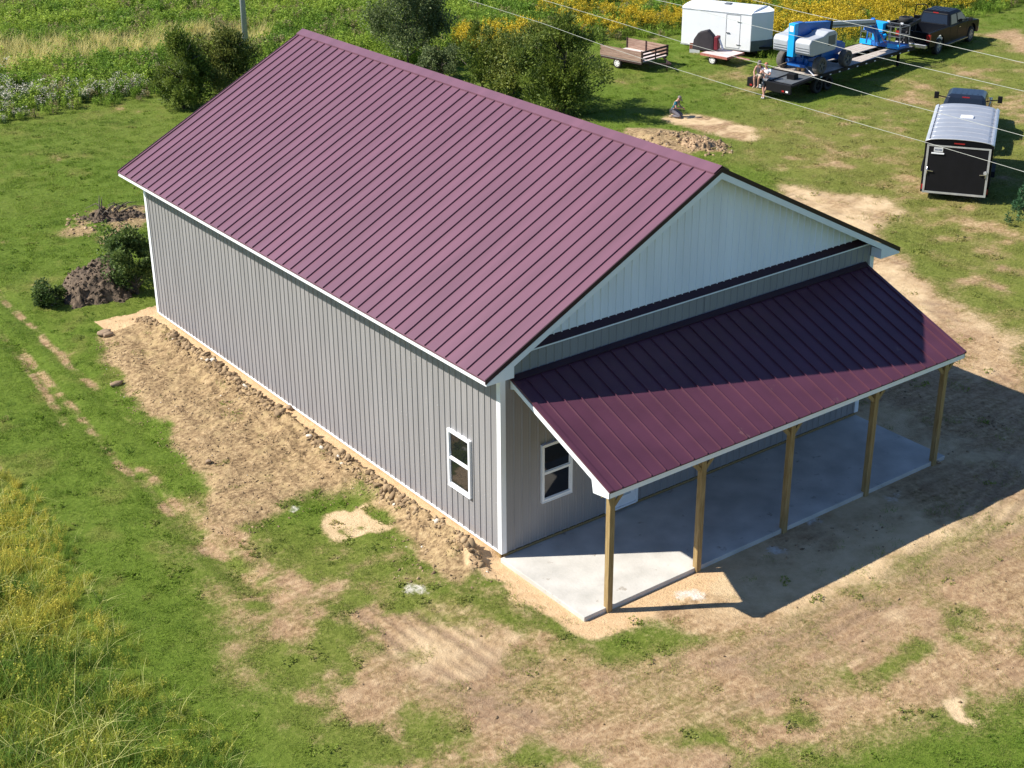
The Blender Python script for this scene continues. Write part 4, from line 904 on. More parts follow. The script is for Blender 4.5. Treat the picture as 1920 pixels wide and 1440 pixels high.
def pickup(loc, rz, label, paint, open_door=False, tow=False):
    t = empty('pickup_truck', loc, rz, label, 'pickup truck')
    r, wb, hw = .42, 3.95, 1.0; xr, xf = 1.25, 5.20; Lt = 6.1
    # lower body: side skins with wheel arches, beltline 1.18
    side = [(0.12, .55)]+arch(xr, .52, .50)+[(xr+.55, .38), (xf-.55, .38)]+arch(xf, .52, .50)+[(Lt-.08, .42), (Lt, .60), (Lt, 1.02), (Lt-.12, 1.13), (4.62, 1.26), (4.45, 1.28), (2.35, 1.28), (2.32, 1.33), (.04, 1.33), (0.0, 1.25), (0.0, .62)]
    bm = bmesh.new()
    for s in (-1, 1): prism(bm, side, XZ, s*hw, s*(hw-.09))
    bx(bm, 2.30, Lt-.03, -hw+.088, hw-.088, .45, 1.10); bx(bm, .02, .10, -hw+.088, hw-.088, .62, 1.30)
    prism(bm, [(4.50, 1.10), (Lt-.05, 1.0), (Lt-.10, 1.12), (Lt-.5, 1.20), (4.62, 1.30), (4.5, 1.30)], XZ, -hw+.088, hw-.088)
    bx(bm, 2.27, 2.36, -hw+.088, hw-.088, .6, 1.36)
    obj('body', bm, paint, t, bevel=.035)
    bm = bmesh.new(); bx(bm, .105, 2.26, -hw+.095, hw-.095, .68, .74)
    for s in (-1, 1): bx(bm, xr-.45, xr+.45, s*(hw-.1) if s < 0 else hw-.32, s*(hw-.32) if s < 0 else hw-.1, .74, .95)
    obj('bed_liner', bm, M_WPAINT, t)
    # cab
    c0, c1, zt = 2.36, 4.40, 1.96
    def ring(z, xa, xb, wd, rad=.12): return [(xa, -wd+rad, z), (xa+rad*.3, -wd, z), (xb-rad*.3, -wd, z), (xb, -wd+rad, z), (xb, wd-rad, z), (xb-rad*.3, wd, z), (xa+rad*.3, wd, z), (xa, wd-rad, z)]
    bm = bmesh.new(); R1 = [bm.verts.new(p) for p in ring(1.27, c0, 4.72, .955)]; R2 = [bm.verts.new(p) for p in ring(1.86, c0+.17, 3.98, .80)]; R3 = [bm.verts.new(p) for p in ring(zt, c0+.32, 3.80, .66)]
    for A, B in ((R1, R2), (R2, R3)):
        for k in range(8): bm.faces.new((A[k], A[(k+1) % 8], B[(k+1) % 8], B[k]))
    bm.faces.new(R3); obj('cab', bm, paint, t, bevel=.03)
    # glass set 4 mm proud of the cab skin
    def pane(name, a, b, c, d, off):
        bm = bmesh.new(); o = Vector(off)*.014
        v1 = [Vector(p)+o for p in (a, b, c, d)]; v0 = [p-o*.8 for p in v1]
        hexa(bm, v0+v1); return obj(name, bm, M_GLASS, t)
    pane('rear_window', (c0+.03, -.80, 1.34), (c0+.03, .80, 1.34), (c0+.145, .70, 1.80), (c0+.145, -.70, 1.80), (-1, 0, .2))
    pane('windscreen', (4.62, -.82, 1.36), (4.62, .82, 1.36), (4.05, .72, 1.82), (4.05, -.72, 1.82), (.7, 0, .8))
    for s in (-1, 1):
        f = lambda x, z: (x, s*(.955-(z-1.27)/.59*.155), z)
        pane('side_window', f(c0+.22, 1.34), f(3.28, 1.34), f(3.28, 1.80), f(c0+.32, 1.80), (0, s, .25))
        pane('side_window', f(3.42, 1.34), f(4.42, 1.34), f(3.95, 1.80), f(3.42, 1.80), (0, s, .25))
    bm = bmesh.new()
    for k in range(5): bar(bm, (c0+.45, -.48+.24*k, zt+.004), (3.70, -.48+.24*k, zt+.004), .05, .014)
    obj('roof_ribs', bm, paint, t)['kind'] = 'stuff'
    bm = bmesh.new(); bx(bm, -.20, .0, -.92, .92, .52, .72); bx(bm, -.02, .1, -.5, .5, .45, .6); obj('rear_bumper', bm, M_CHROME, t, bevel=.03)
    bm = bmesh.new(); bx(bm, Lt-.03, Lt+.14, -.96, .96, .42, .66); obj('front_bumper', bm, M_CHROME, t, bevel=.03)
    bm = bmesh.new(); bx(bm, Lt-.01, Lt+.04, -.62, .62, .70, 1.02); obj('grille', bm, M_BLACK, t)
    for s in (-1, 1):
        y0, y1 = sorted((s*.80, s*1.006)); obj('tail_light', box(-.012, .13, y0, y1, .86, 1.22), M_REDLENS, t)
        y0, y1 = sorted((s*.66, s*.96)); obj('headlight', box(Lt-.06, Lt+.03, y0, y1, .82, 1.0), M_WHITE, t)
        obj('running_board', box(xr+.62, xf-.62, min(s*.98, s*1.1), max(s*.98, s*1.1), .36, .41), M_CHROME, t)
        bm = bmesh.new(); e = 1.28 if tow else 1.15
        bar(bm, (4.35, s*.95, 1.36), (4.32, s*e, 1.42), .05); bx(bm, 4.24, 4.36, min(s*(e), s*(e+.20)), max(s*e, s*(e+.2)), 1.30, 1.60 if tow else 1.48); obj('mirror', bm, M_BLACK, t, bevel=.02)
        wheel(t, xr, s*(hw-.14), r, r, .28, s); wheel(t, xf, s*(hw-.14), r, r, .28, s)
        bm = bmesh.new(); bx(bm, 3.34, 3.355, min(s*hw, s*(hw+.004)), max(s*hw, s*(hw+.004)), .45, 1.25); bx(bm, 2.44, 2.455, min(s*hw, s*(hw+.004)), max(s*hw, s*(hw+.004)), .6, 1.25); bx(bm, 4.52, 4.535, min(s*hw, s*(hw+.004)), max(s*hw, s*(hw+.004)), .45, 1.25); obj('door_gaps', bm, M_BLACK, t)['kind'] = 'stuff'
        bm = bmesh.new(); bar(bm, (3.45, s*1.02, 1.10), (3.65, s*1.02, 1.10), .03); obj('handle', bm, M_CHROME, t)
    obj('brake_light', box(c0+.16, c0+.20, -.16, .16, 1.845, 1.885), M_REDLENS, t)
    bm = bmesh.new(); bx(bm, .3, Lt-.4, -.45, .45, .35, .50); cyl(bm, (xr, -.8, r), (xr, .8, r), .07); cyl(bm, (xf, -.8, r), (xf, .8, r), .06); obj('underbody', bm, M_BLACK, t)
    if open_door:
        d = bpy.data.objects.new('open_door', None); C.objects.link(d); d.parent = t; d.location = (4.45, 1.0, 0); d.rotation_euler = (0, 0, math.radians(-68))
        bm = bmesh.new(); prism(bm, [(-1.08, .45), (0, .42), (0, 1.27), (-1.08, 1.27)], XZ, 0, .10); obj('door_panel', bm, paint, d, bevel=.02)
        bm = bmesh.new()
        for a, b in (((-1.06, 1.27), (-.98, 1.84)), ((-.98, 1.84), (-.50, 1.86)), ((-.50, 1.86), (-.02, 1.29))): bar(bm, (a[0], .05, a[1]), (b[0], .05, b[1]), .05, .05)
        obj('window_frame', bm, paint, d)
    return t
GZV = -.19
pk = pickup((48.28, 27.60, GZV), math.radians(13), 'black pickup with its far front door open, hitched to the flatbed', M_BLACKPAINT, True); pk.scale = (1.03, 1.0, 1.04)

# flatbed gooseneck trailer: x forward, y left, origin at the ground under its rear right deck corner
FB = (37.70, 24.98); FH = math.radians(8); DZ = .95
fb = empty('flatbed_trailer', (FB[0], FB[1], GZV), FH, 'long black gooseneck flatbed trailer with grey plank deck', 'flatbed trailer')
FL, FW = 9.2, 2.55
for i, y0 in enumerate(np.linspace(.05, FW-.05, 10)[:-1]):
    if i in (3, 4): continue
    obj('deck_plank', box(.06, FL-.06, y0+.008, y0+.265, DZ-.05, DZ), M_PLANK, fb)
obj('deck_plank', box(.06, 3.2, .05+.2722*3+.008, .05+.2722*5-.015, DZ-.05, DZ-.004), M_PLANK, fb)
bm = bmesh.new()
for y0, y1 in ((-.02, .05), (FW-.05, FW+.02)): bx(bm, 0, FL, y0, y1, DZ-.16, DZ+.01)
bx(bm, 0, .06, .05, FW-.05, DZ-.16, DZ+.004); bx(bm, FL-.06, FL, .05, FW-.05, DZ-.16, DZ+.004)
for y in (.75, 1.72): bx(bm, -.0, FL, y, y+.14, DZ-.42, DZ-.056)
for x in np.arange(.6, FL-.3, .8): bx(bm, x, x+.07, .05, FW-.05, DZ-.15, DZ-.056)
obj('chassis', bm, M_BLACK, fb)
for k in range(11):
    x = .5+k*.8; obj('side_marker', box(x, x+.13, -.035, -.02, DZ-.14, DZ-.09), M_WHITE, fb)
# dovetail: steel ramp sloping down to a deep rear beam
DL = 1.85; zr = .82
bm = bmesh.new()
hexa(bm, [(-DL, -.02, zr-.10), (0, -.02, DZ-.16), (0, FW+.02, DZ-.16), (-DL, FW+.02, zr-.10), (-DL, -.02, zr), (0, -.02, DZ-.02), (0, FW+.02, DZ-.02), (-DL, FW+.02, zr)])
bx(bm, -DL-.12, -DL, -.02, FW+.02, .40, zr+.02)
obj('dovetail', bm, M_BLACK, fb, bevel=.01)
bm = bmesh.new(); hexa(bm, [(-DL+.12, .10, zr+.024), (-.15, .10, DZ-.039), (-.15, 1.15, DZ-.039), (-DL+.12, 1.15, zr+.024), (-DL+.12, .10, zr+.055), (-.15, .10, DZ-.008), (-.15, 1.15, DZ-.008), (-DL+.12, 1.15, zr+.055)]); obj('ramp', bm, M_DGREY, fb)
bm = bmesh.new(); hexa(bm, [(-DL+.12, 1.35, zr+.024), (-.15, 1.35, DZ-.039), (-.15, 2.42, DZ-.039), (-DL+.12, 2.42, zr+.024), (-DL+.12, 1.35, zr+.055), (-.15, 1.35, DZ-.008), (-.15, 2.42, DZ-.008), (-DL+.12, 2.42, zr+.055)]); obj('ramp', bm, M_DGREY, fb)
pl_ = obj('number_plate', box(-DL-.13, -DL-.122, 1.55, 1.87, .46, .62), M_PLATE, fb)
bm = bmesh.new()
for k in range(6): bx(bm, -DL-.134, -DL-.1305, 1.585+k*.045, 1.61+k*.045, .505, .575)
obj('plate_text', bm, M_INK, pl_)
for y in (.12, .35, 2.25): obj('tail_light', box(-DL-.135, -DL-.121, y, y+.14, .47, .55), M_REDLENS if y > .3 else M_WHITE, fb)
for s in (0, 1):
    for x in (.55, 1.45):
        wheel(fb, x, .22 if s == 0 else FW-.22, .38, .38, .26, -1 if s == 0 else 1, M_RUBBER, M_BLACK)
bm = bmesh.new(); cyl(bm, (.55, .2, .38), (.55, FW-.2, .38), .06); cyl(bm, (1.45, .2, .38), (1.45, FW-.2, .38), .06); obj('axles', bm, M_BLACK, fb)
for y in (.35, 2.1): obj('landing_leg', box(FL-.9, FL-.78, y, y+.12, .0, DZ-.16), M_BLACK, fb)
# gooseneck: risers at the deck front, sloping top frame over the truck bed and the coupler
bm = bmesh.new()
for y in (.55, 1.9):
    bar(bm, (FL+.05, y, DZ-.1), (FL+.05, y, 1.95), .14, .12); bar(bm, (FL-.5, y, DZ), (FL+.05, y, 1.7), .08)
    bar(bm, (FL+.0, y, 1.92), (FL+2.0, (y+1.225*2)/3, 1.92), .12, .16)
bar(bm, (FL+.05, .55, 1.9), (FL+.05, 1.9, 1.9), .12); bar(bm, (FL+.8, .7, 1.9), (FL+.8, 1.75, 1.9), .1); bar(bm, (FL+1.6, .85, 1.9), (FL+1.6, 1.6, 1.9), .1); bar(bm, (FL+2.0, .95, 1.9), (FL+2.0, 1.5, 1.9), .1)
cyl(bm, (FL+1.9, 1.225, 1.85), (FL+1.9, 1.225, .95), .09); bar(bm, (FL+.05, .55, 1.35), (FL+.05, 1.9, 1.35), .08)
obj('gooseneck', bm, M_BLACK, fb)
sw = wheel(fb, FL+.95, 1.225, 2.08, .38, .24, 1, M_RUBBER, M_BLACK); sw.rotation_euler = (PI/2, 0, 0); sw.name = 'spare_wheel'
for y in (.78, 1.6): obj('work_light', box(FL-.08, FL-.0, y, y+.16, 1.98, 2.08), M_WHITE, fb, bevel=.01)
# bits on the deck
for y in (1.05, 1.32): 
    p = Matrix.Rotation(FH, 3, 'Z') @ Vector((.55, y, 0)); o = obj('wood_chock', box(-.1, .1, -.07, .07, 0, .17), M_LUMBER, bevel=.005); o.location = (FB[0]+p.x, FB[1]+p.y, GZV+DZ); o.rotation_euler = (0, 0, FH+.2)
    tag(o, 'yellow wood chock under the lift tail, %s' % ('nearer the deck edge' if y < 1.2 else 'nearer the deck middle'), 'wood block', 'wood blocks under the lift')
p = Matrix.Rotation(FH, 3, 'Z') @ Vector((-.95, .62, 0)); o = obj('tool_box', box(-.18, .18, -.22, .22, 0, .28), M_BLACK, bevel=.01); o.location = (FB[0]+p.x, FB[1]+p.y, GZV+.90); o.rotation_euler = (0, math.radians(-4), FH); tag(o, 'black box sitting on the sloping tail of the flatbed', 'box')

# telescopic boom lift on the deck
lf = empty('boom_lift', (FB[0], FB[1], GZV+DZ), FH, 'blue and grey telescopic boom lift chained on the flatbed deck', 'boom lift')
X0 = .62
for x in (X0, X0+2.25):
    for y, s in ((.17, -1), (2.30, 1)): wheel(lf, x, y, .42, .42, .34, s, M_DUSTRUB, M_DGREY, 5)
bm = bmesh.new(); bx(bm, X0-.2, X0+2.5, .75, 1.75, .32, .68); bx(bm, X0-.12, X0+.12, .36, 2.12, .30, .52); bx(bm, X0+2.13, X0+2.37, .36, 2.12, .30, .52)
prism(bm, [(X0+.75, .60), (X0+2.35, .60), (X0+2.85, .72), (X0+2.85, 1.00), (X0+2.55, 1.15), (X0+.9, 1.0)], XZ, .62, 1.88)
bx(bm, X0-.45, X0-.18, .72, 1.78, .26, .42); obj('chassis', bm, M_BLUE, lf, bevel=.02)
bm = bmesh.new(); cyl(bm, (X0+.75, 1.25, .66), (X0+.75, 1.25, 1.05), .5, n=20); cyl(bm, (X0-.25, 1.0, .4), (X0-.25, 1.0, .95), .05); cyl(bm, (X0-.25, 1.5, .4), (X0-.25, 1.5, .95), .05); obj('turntable', bm, M_BLUE, lf)
bm = bmesh.new(); cz0, cz1 = .98, 1.93
for (y0, y1, xa, xb, ft) in ((.12, 1.0, -.42, 1.95, 1.72), (1.42, 2.30, -.42, 1.65, 1.72)):
    a = min(y0, y1); b = max(y0, y1); inner = 1.0 if y0 < 1 else 1.42; outer = .12 if y0 < 1 else 2.30
    prism(bm, [(xa+.05, cz0+.06), (xa+.35, cz0-.02), (xb-.1, cz0+.02), (xb, cz0+.2), (xb-.02, cz1-.12), (xb-.25, cz1+.05), (xb-.8, cz1+.06), (xb-1.25, cz1-.10), (xa+.15, cz1-.14), (xa, cz1-.32)], XZ, a, b)
obj('engine_cover', bm, M_LGREY, lf, bevel=.06)
bm = bmesh.new()
for k in range(3):
    for y0, y1 in ((.18, .94), (1.48, 2.24)): bx(bm, -.405, -.38, y0, y1, cz0+.13+k*.11, cz0+.16+k*.11)
obj('cover_vent', bm, M_DGREY, lf)['kind'] = 'stuff'
bm = bmesh.new(); bx(bm, 1.15, 1.75, .112, .121, 1.30, 1.78); obj('service_panel', bm, M_DGREY, lf)
bm = bmesh.new(); bx(bm, -.46, -.16, 1.03, 1.39, .86, 2.46); obj('tail_plate', bm, M_LBLUE, lf, bevel=.015)
bm = bmesh.new(); bx(bm, -.472, -.462, 1.10, 1.32, 2.08, 2.36); obj('white_sticker', bm, M_WHITE, lf)
bm = bmesh.new(); prism(bm, [(-.15, 1.2), (.9, 1.2), (1.35, 1.70), (.8, 2.1), (.35, 2.45), (-.15, 2.47)], XZ, 1.04, 1.38); obj('riser', bm, M_BLUE, lf, bevel=.02)
def seg(a, b, w_, h): 
    bm = bmesh.new(); bar(bm, (a[0], 1.21, a[1]), (b[0], 1.21, b[1]), w_, h); return bm
obj('boom', seg((.2, 2.22), (2.75, 1.93), .30, .40), M_BLUE, lf, bevel=.01)
obj('inner_boom', seg((2.74, 1.94), (6.95, 1.44), .22, .30), M_LGREY, lf, bevel=.01)
bm = seg((2.76, 1.90), (6.9, 1.40), .226, .09); obj('boom_stripe', bm, M_DGREY, lf)
obj('boom_head', seg((2.66, 1.945), (2.84, 1.925), .33, .44), M_BLACK, lf)
obj('jib', seg((6.75, 1.62), (7.55, .38), .2, .26), M_BLUE, lf, bevel=.01)
bm = seg((6.1, 1.32), (7.0, 1.0), .12, .28); bar(bm, (6.85, 1.0, 1.4), (6.7, .9, .3), .06); bar(bm, (6.85, 1.42, 1.4), (7.0, 1.6, .3), .06); obj('jib_linkage', bm, M_BLUE, lf)
bk = bpy.data.objects.new('basket', None); C.objects.link(bk); bk.parent = lf; bk.location = (7.75, .05, .06)
bm = bmesh.new(); bx(bm, 0, .95, 0, 2.42, .0, .14); obj('platform', bm, M_BLUE, bk, bevel=.01)
bm = bmesh.new()
for x in (.03, .92):
    for y in (.03, .62, 1.22, 1.8, 2.39): bar(bm, (x, y, .14), (x, y, 1.12), .035)
    for z in (.62, 1.12): bar(bm, (x, .03, z), (x, 2.39, z), .035)
for y in (.03, 2.39):
    for z in (.62, 1.12): bar(bm, (.03, y, z), (.92, y, z), .035)
obj('guard_rail', bm, M_DGREY, bk)
bm = bmesh.new(); bx(bm, -.02, .0, .04, .72, .0, .24); bx(bm, -.02, .0, 1.70, 2.40, .0, .26); bx(bm, -.25, .30, .95, 1.75, .82, 1.26); bx(bm, -.3, -.05, 1.0, 1.5, .35, .75); obj('kick_plate', bm, M_LBLUE, bk)
obj('control_box', box(.02, .30, .55, 1.0, .92, 1.18), M_BLACK, bk, bevel=.02)
bm = bmesh.new(); cyl(bm, (7.45, 1.0, .45), (7.7, .9, .75), .10); obj('rotator', bm, M_LBLUE, lf)
bm = bmesh.new(); tube(bm, [(7.1, .9, .9), (7.3, .7, .45), (7.55, .75, .35), (7.7, .85, .6)], .025); obj('hose', bm, M_RED, lf)
R8 = Matrix.Rotation(FH, 3, 'Z')
def fbw(x, y, z): p = R8 @ Vector((x, y, 0)); return (FB[0]+p.x, FB[1]+p.y, GZV+z)
for a, b, lb in (((.35, .95, DZ+.38), (.03, .03, DZ+.02), 'white tie-down strap from the lift to the near rear deck corner'), ((.3, 1.6, DZ+.5), (.03, FW-.03, DZ+.02), 'tan tie-down strap from the lift to the far rear deck corner')):
    bm = bmesh.new(); bar(bm, fbw(*a), fbw(*b), .05, .012); tag(obj('tie_strap', bm, M_STRAP if 'tan' in lb else M_WCLOTH), lb, 'strap')

# white enclosed trailer with a V nose; origin rear right bottom corner, x forward, y left
wt_ = empty('cargo_trailer', (39.57, 36.48, GZV), math.radians(-67.5), 'white enclosed cargo trailer with rounded roof and side door', 'cargo trailer')
Lw, Ww, zb, zt2 = 4.08, 2.4, .35, 2.34
def archroof(bm, x0, x1, y0, y1, z, rise, th=.05, n=10):
    A = []
    for i in range(n+1):
        t = i/n; y = y0+(y1-y0)*t; zz = z+rise*(1-(2*t-1)**2)**.5 if rise else z; A.append((y, zz))
    prism(bm, A+[(y1, z-.02), (y0, z-.02)], YZ, x0, x1)
bm = bmesh.new(); nose = [(0, 0), (Lw, 0), (Lw+.62, Ww*.33), (Lw+.78, Ww*.5), (Lw+.62, Ww*.67), (Lw, Ww), (0, Ww)]
prism(bm, nose, XY, zb, zt2); obj('body', bm, M_WPAINT, wt_, bevel=.03)
bm = bmesh.new(); archroof(bm, -.02, Lw, -.01, Ww+.01, zt2, .16); prism(bm, [(p[0], p[1]) for p in nose[1:6]], XY, zt2, zt2+.05)
obj('roof', bm, M_WPAINT, wt_, bevel=.02)
bm = bmesh.new(); bx(bm, -.03, Lw+.0, -.018, .0, zt2-.07, zt2-.035); bx(bm, -.03, Lw+.0, -.012, -.0, zb-.02, zb+.05); obj('trim_rail', bm, M_ALU, wt_)
bm = bmesh.new(); e = .012
pg = [(Lw+.02, -e), (Lw+.62+e, Ww*.33-e), (Lw+.78+e*2, Ww*.5), (Lw+.62+e, Ww*.67+e), (Lw+.02, Ww+e), (Lw+.02, Ww-.03), (Lw+.6, Ww*.66), (Lw+.74, Ww*.5), (Lw+.6, Ww*.34), (Lw+.02, .03)]
prism(bm, pg, XY, zb-.01, zb+.55); obj('stone_guard', bm, M_DGREY, wt_)
bm = bmesh.new(); e = .008; D0, D1 = 2.62, 3.45
for a, b, c, d in ((D0, D0+.02, zb+.08, zt2-.12), (D1-.02, D1, zb+.08, zt2-.12), (D0, D1, zb+.08, zb+.10), (D0, D1, zt2-.14, zt2-.12)): bx(bm, a, b, -e, -.001, c, d)
dr = obj('side_door', bm, M_DGREY, wt_)
for z in (.62, 1.85): obj('hinge', box(D1-.18, D1+.05, -.03, -.009, z, z+.035), M_CHROME, dr)
obj('handle', box(D0+.03, D0+.22, -.05, -.012, 1.22, 1.26), M_CHROME, dr)
obj('roof_vent', box(2.0, 2.36, 1.05, 1.41, zt2+.15, zt2+.22), M_DGREY, wt_, bevel=.02)
for y, s in ((.06, -1), (Ww-.06, 1)): wheel(wt_, 1.6, y, .33, .33, .2, s, M_RUBBER, M_WRIM)
bm = bmesh.new(); bx(bm, .1, Lw+.3, .25, .35, zb-.12, zb-.002); bx(bm, .1, Lw+.3, Ww-.35, Ww-.25, zb-.12, zb-.002); bar(bm, (Lw, .3, .5), (Lw+1.9, Ww/2, .5), .1); bar(bm, (Lw, Ww-.3, .5), (Lw+1.9, Ww/2, .5), .1); cyl(bm, (1.6, .1, .33), (1.6, Ww-.1, .33), .05); obj('chassis', bm, M_BLACK, wt_)
bm = bmesh.new(); cyl(bm, (Lw+1.65, Ww/2, .02), (Lw+1.65, Ww/2, .85), .035); obj('jack', bm, M_ALU, wt_)

# black cargo trailer with silver roof behind a dark pickup
bt = empty('cargo_trailer', (30.39, 9.28, GZV), math.radians(34.4), 'black cargo trailer with silver roof and aluminium framed ramp door', 'cargo trailer')
Lb, Wb, z0, z1 = 5.65, 2.55, .28, 2.30
bm = bmesh.new(); bx(bm, 0, Lb, 0, Wb, z0, z1); obj('body', bm, M_BLACKPAINT, bt, bevel=.03)
bm = bmesh.new(); archroof(bm, 0.02, Lb+.0, .09, Wb-.09, z1, .17, n=14); obj('roof', bm, M_SILVER, bt)
bm = bmesh.new()
for s, y in ((0, 0), (1, Wb)):
    prism(bm, [(y-.012 if s == 0 else y+.012, z1-.09), (y-.012 if s == 0 else y+.012, z1+.005), (y+.05 if s == 0 else y-.05, z1+.055), (y+.12 if s == 0 else y-.12, z1+.075), (y+.12 if s == 0 else y-.12, z1-.0), (y+.003 if s == 0 else y-.003, z1-.09)], YZ, 0.0, Lb)
obj('roof_rail', bm, M_ALU, bt)
bm = bmesh.new()
for k in range(8):
    x = .55+k*.66; A = [(.13+(Wb-.26)*i/12, z1+.006+.17*(max(0, 1-(2*((.04+(Wb-.26)*i/12)/(Wb-.18))-1)**2))**.5) for i in range(13)]
    tube(bm, [(x, y, z) for y, z in A], .012, 5)
obj('roof_bows', bm, M_ALU, bt)['kind'] = 'stuff'
obj('roof_vent', box(3.3, 3.62, .95, 1.45, z1+.15, z1+.22), M_WPAINT, bt, bevel=.02)
bm = bmesh.new(); n = 14; A = [(0+Wb*i/n, z1+.02+.15*(max(0, 1-(2*i/n-1)**2))**.5) for i in range(n+1)]
prism(bm, A+[(Wb, z1-.11), (0, z1-.11)], YZ, -.05, .015); obj('rear_header', bm, M_BLACKPAINT, bt)
bm = bmesh.new(); tube(bm, [(-.05, y, z+.015) for y, z in A], .022, 6); obj('header_trim', bm, M_ALU, bt)
rd_ = obj('ramp_door', box(-.045, -.003, .14, Wb-.14, z0+.08, z1-.14), M_BLACK, bt)
bm = bmesh.new()
for a, b, c, d in ((.08, .16, z0, z1-.09), (Wb-.16, Wb-.08, z0, z1-.09), (.16, Wb-.16, z0, z0+.075), (.16, Wb-.16, z1-.15, z1-.09)): bx(bm, -.062, -.003, a, b, c, d)
obj('door_frame', bm, M_ALU, bt)
for y, s in ((.18, 1), (Wb-.18, -1)):
    bm = bmesh.new(); cyl(bm, (-.07, y, z0+.75), (-.07, y, z0+1.05), .02); bar(bm, (-.075, y, z0+.9), (-.075, y+s*.22, z0+.88), .03); obj('latch', bm, M_CHROME, rd_)
bm = bmesh.new(); cyl(bm, (-.09, .20, z0+.97), (-.06, .20, z0+.97), .07, n=12); obj('lock', bm, M_ALU, rd_)
bp_ = obj('number_plate', box(-.066, -.052, 1.86, 2.20, z1-.36, z1-.18), M_PLATE, bt)
bm = bmesh.new()
for k in range(6): bx(bm, -.069, -.0665, 1.90+k*.048, 1.925+k*.048, z1-.31, z1-.24)
obj('plate_text', bm, M_INK, bp_); obj('plate_light', box(-.08, -.052, 1.80, 2.28, z1-.45, z1-.39), M_WHITE, bt, bevel=.01)
obj('brake_light', box(-.062, -.0505, 1.08, 1.48, z1+.0, z1+.04), M_REDLENS, bt)
for y in (.02, Wb-.08): obj('tail_light', box(-.02, -.001, y, y+.055, z0+.12, z0+.32), M_REDLENS, bt)
for s, y in ((-1, -.02), (1, Wb+.02)):
    for x in (2.3, 3.15): wheel(bt, x, y-s*.10, .33, .33, .2, s)
    bm = bmesh.new(); a, b = sorted((y-s*.02, y+s*.13)); prism(bm, [(1.85, .55), (1.95, .75), (3.5, .75), (3.6, .55), (3.55, .55), (3.45, .71), (2.0, .71), (1.9, .55)], XZ, a, b); obj('mudguard', bm, M_BLACK, bt)
bm = bmesh.new(); bx(bm, .1, Lb, .4, .5, .2, z0-.002); bx(bm, .1, Lb, Wb-.5, Wb-.4, .2, z0-.002); bar(bm, (Lb-.05, .5, .42), (Lb+.95, Wb/2+.1, .45), .1); bar(bm, (Lb-.05, Wb-.5, .42), (Lb+.95, Wb/2+.1, .45), .1); obj('chassis', bm, M_BLACK, bt)
hr = math.radians(34.4); pt = Vector((30.39, 9.28, 0)) + Matrix.Rotation(hr, 3, 'Z') @ Vector((Lb+1.0, Wb/2+.28, 0))
pickup((pt.x, pt.y, GZV), hr-.03, 'dark navy pickup with wide towing mirrors ahead of the silver roofed trailer', M_NAVY, False, True)

# wooden utility trailer
ut = empty('utility_trailer', (33.72, 36.44, GZV), math.radians(-80), 'old wooden utility trailer with brown board sides', 'utility trailer')
Lu, Wu, zu = 2.75, 2.2, .58
obj('deck', box(0, Lu, 0, Wu, zu-.05, zu), M_PALEDECK, ut)
def sidepanel(name, p, dx, n, bh, gap, ln):
    pass
def boards(y, name='side_panel'):
    bm = bmesh.new()
    for k in range(4): bx(bm, -.02, Lu, y, y+.028, zu+.005+k*.132, zu+.128+k*.132)
    return obj(name, bm, M_OLDWOOD, ut)
boards(-.03); boards(Wu+.002)
for y in (-.001, Wu-.045):
    for x in (.0, 1.3, Lu-.05): obj('post', box(x, x+.05, y, y+.045, zu, zu+.56), M_BROWN, ut)
bm = bmesh.new()
for k, z in enumerate((.10, .29, .47)): bx(bm, Lu, Lu+.03, 0, Wu, zu+z-.04, zu+z+.065)
for y in (0, Wu/2, Wu-.05): bx(bm, Lu+.031, Lu+.07, y, y+.06, zu-.03, zu+.56)
obj('front_gate', bm, M_BROWN, ut)
bm = bmesh.new(); bx(bm, 0, Lu, .02, .1, zu-.15, zu-.052); bx(bm, 0, Lu, Wu-.1, Wu-.02, zu-.15, zu-.052); bar(bm, (Lu, .3, zu-.1), (Lu+1.1, Wu/2, zu-.15), .07); bar(bm, (Lu, Wu-.3, zu-.1), (Lu+1.1, Wu/2, zu-.15), .07); cyl(bm, (1.3, .1, .27), (1.3, Wu-.1, .27), .04)
cyl(bm, (Lu+.85, Wu/2, .05), (Lu+.85, Wu/2, .6), .03); obj('chassis', bm, M_BROWN, ut)
for y, s in ((.0, -1), (Wu, 1)): wheel(ut, 1.1, y+s*.0-s*.12, .27, .27, .17, s, M_RUBBER, M_WRIM)
# red flat trailer with a covered load
rt = empty('utility_trailer', (38.19, 33.52, GZV), math.radians(-80), 'small red flat trailer with a pale deck', 'utility trailer')
Lr, Wr, zr_ = 1.75, 1.6, .55
obj('deck', box(0.03, Lr-.03, .03, Wr-.03, zr_-.03, zr_), M_PALEDECK, rt)
bm = bmesh.new(); bx(bm, 0, Lr, 0, .028, zr_-.12, zr_+.005); bx(bm, 0, Lr, Wr-.028, Wr, zr_-.12, zr_+.005); bx(bm, 0, .028, .028, Wr-.028, zr_-.12, zr_+.005); bx(bm, Lr-.028, Lr, .028, Wr-.028, zr_-.12, zr_+.005); bar(bm, (Lr, Wr/2, zr_-.1), (Lr+.9, Wr/2, zr_-.12), .07); obj('frame', bm, M_RED, rt)
for y, s in ((.02, -1), (Wr-.02, 1)): wheel(rt, .75, y-s*.14, .26, .26, .17, s, M_RUBBER, M_WRIM)
bm = bmesh.new(); cyl(bm, (.75, .1, .26), (.75, Wr-.1, .26), .04); obj('axle', bm, M_BROWN, rt)
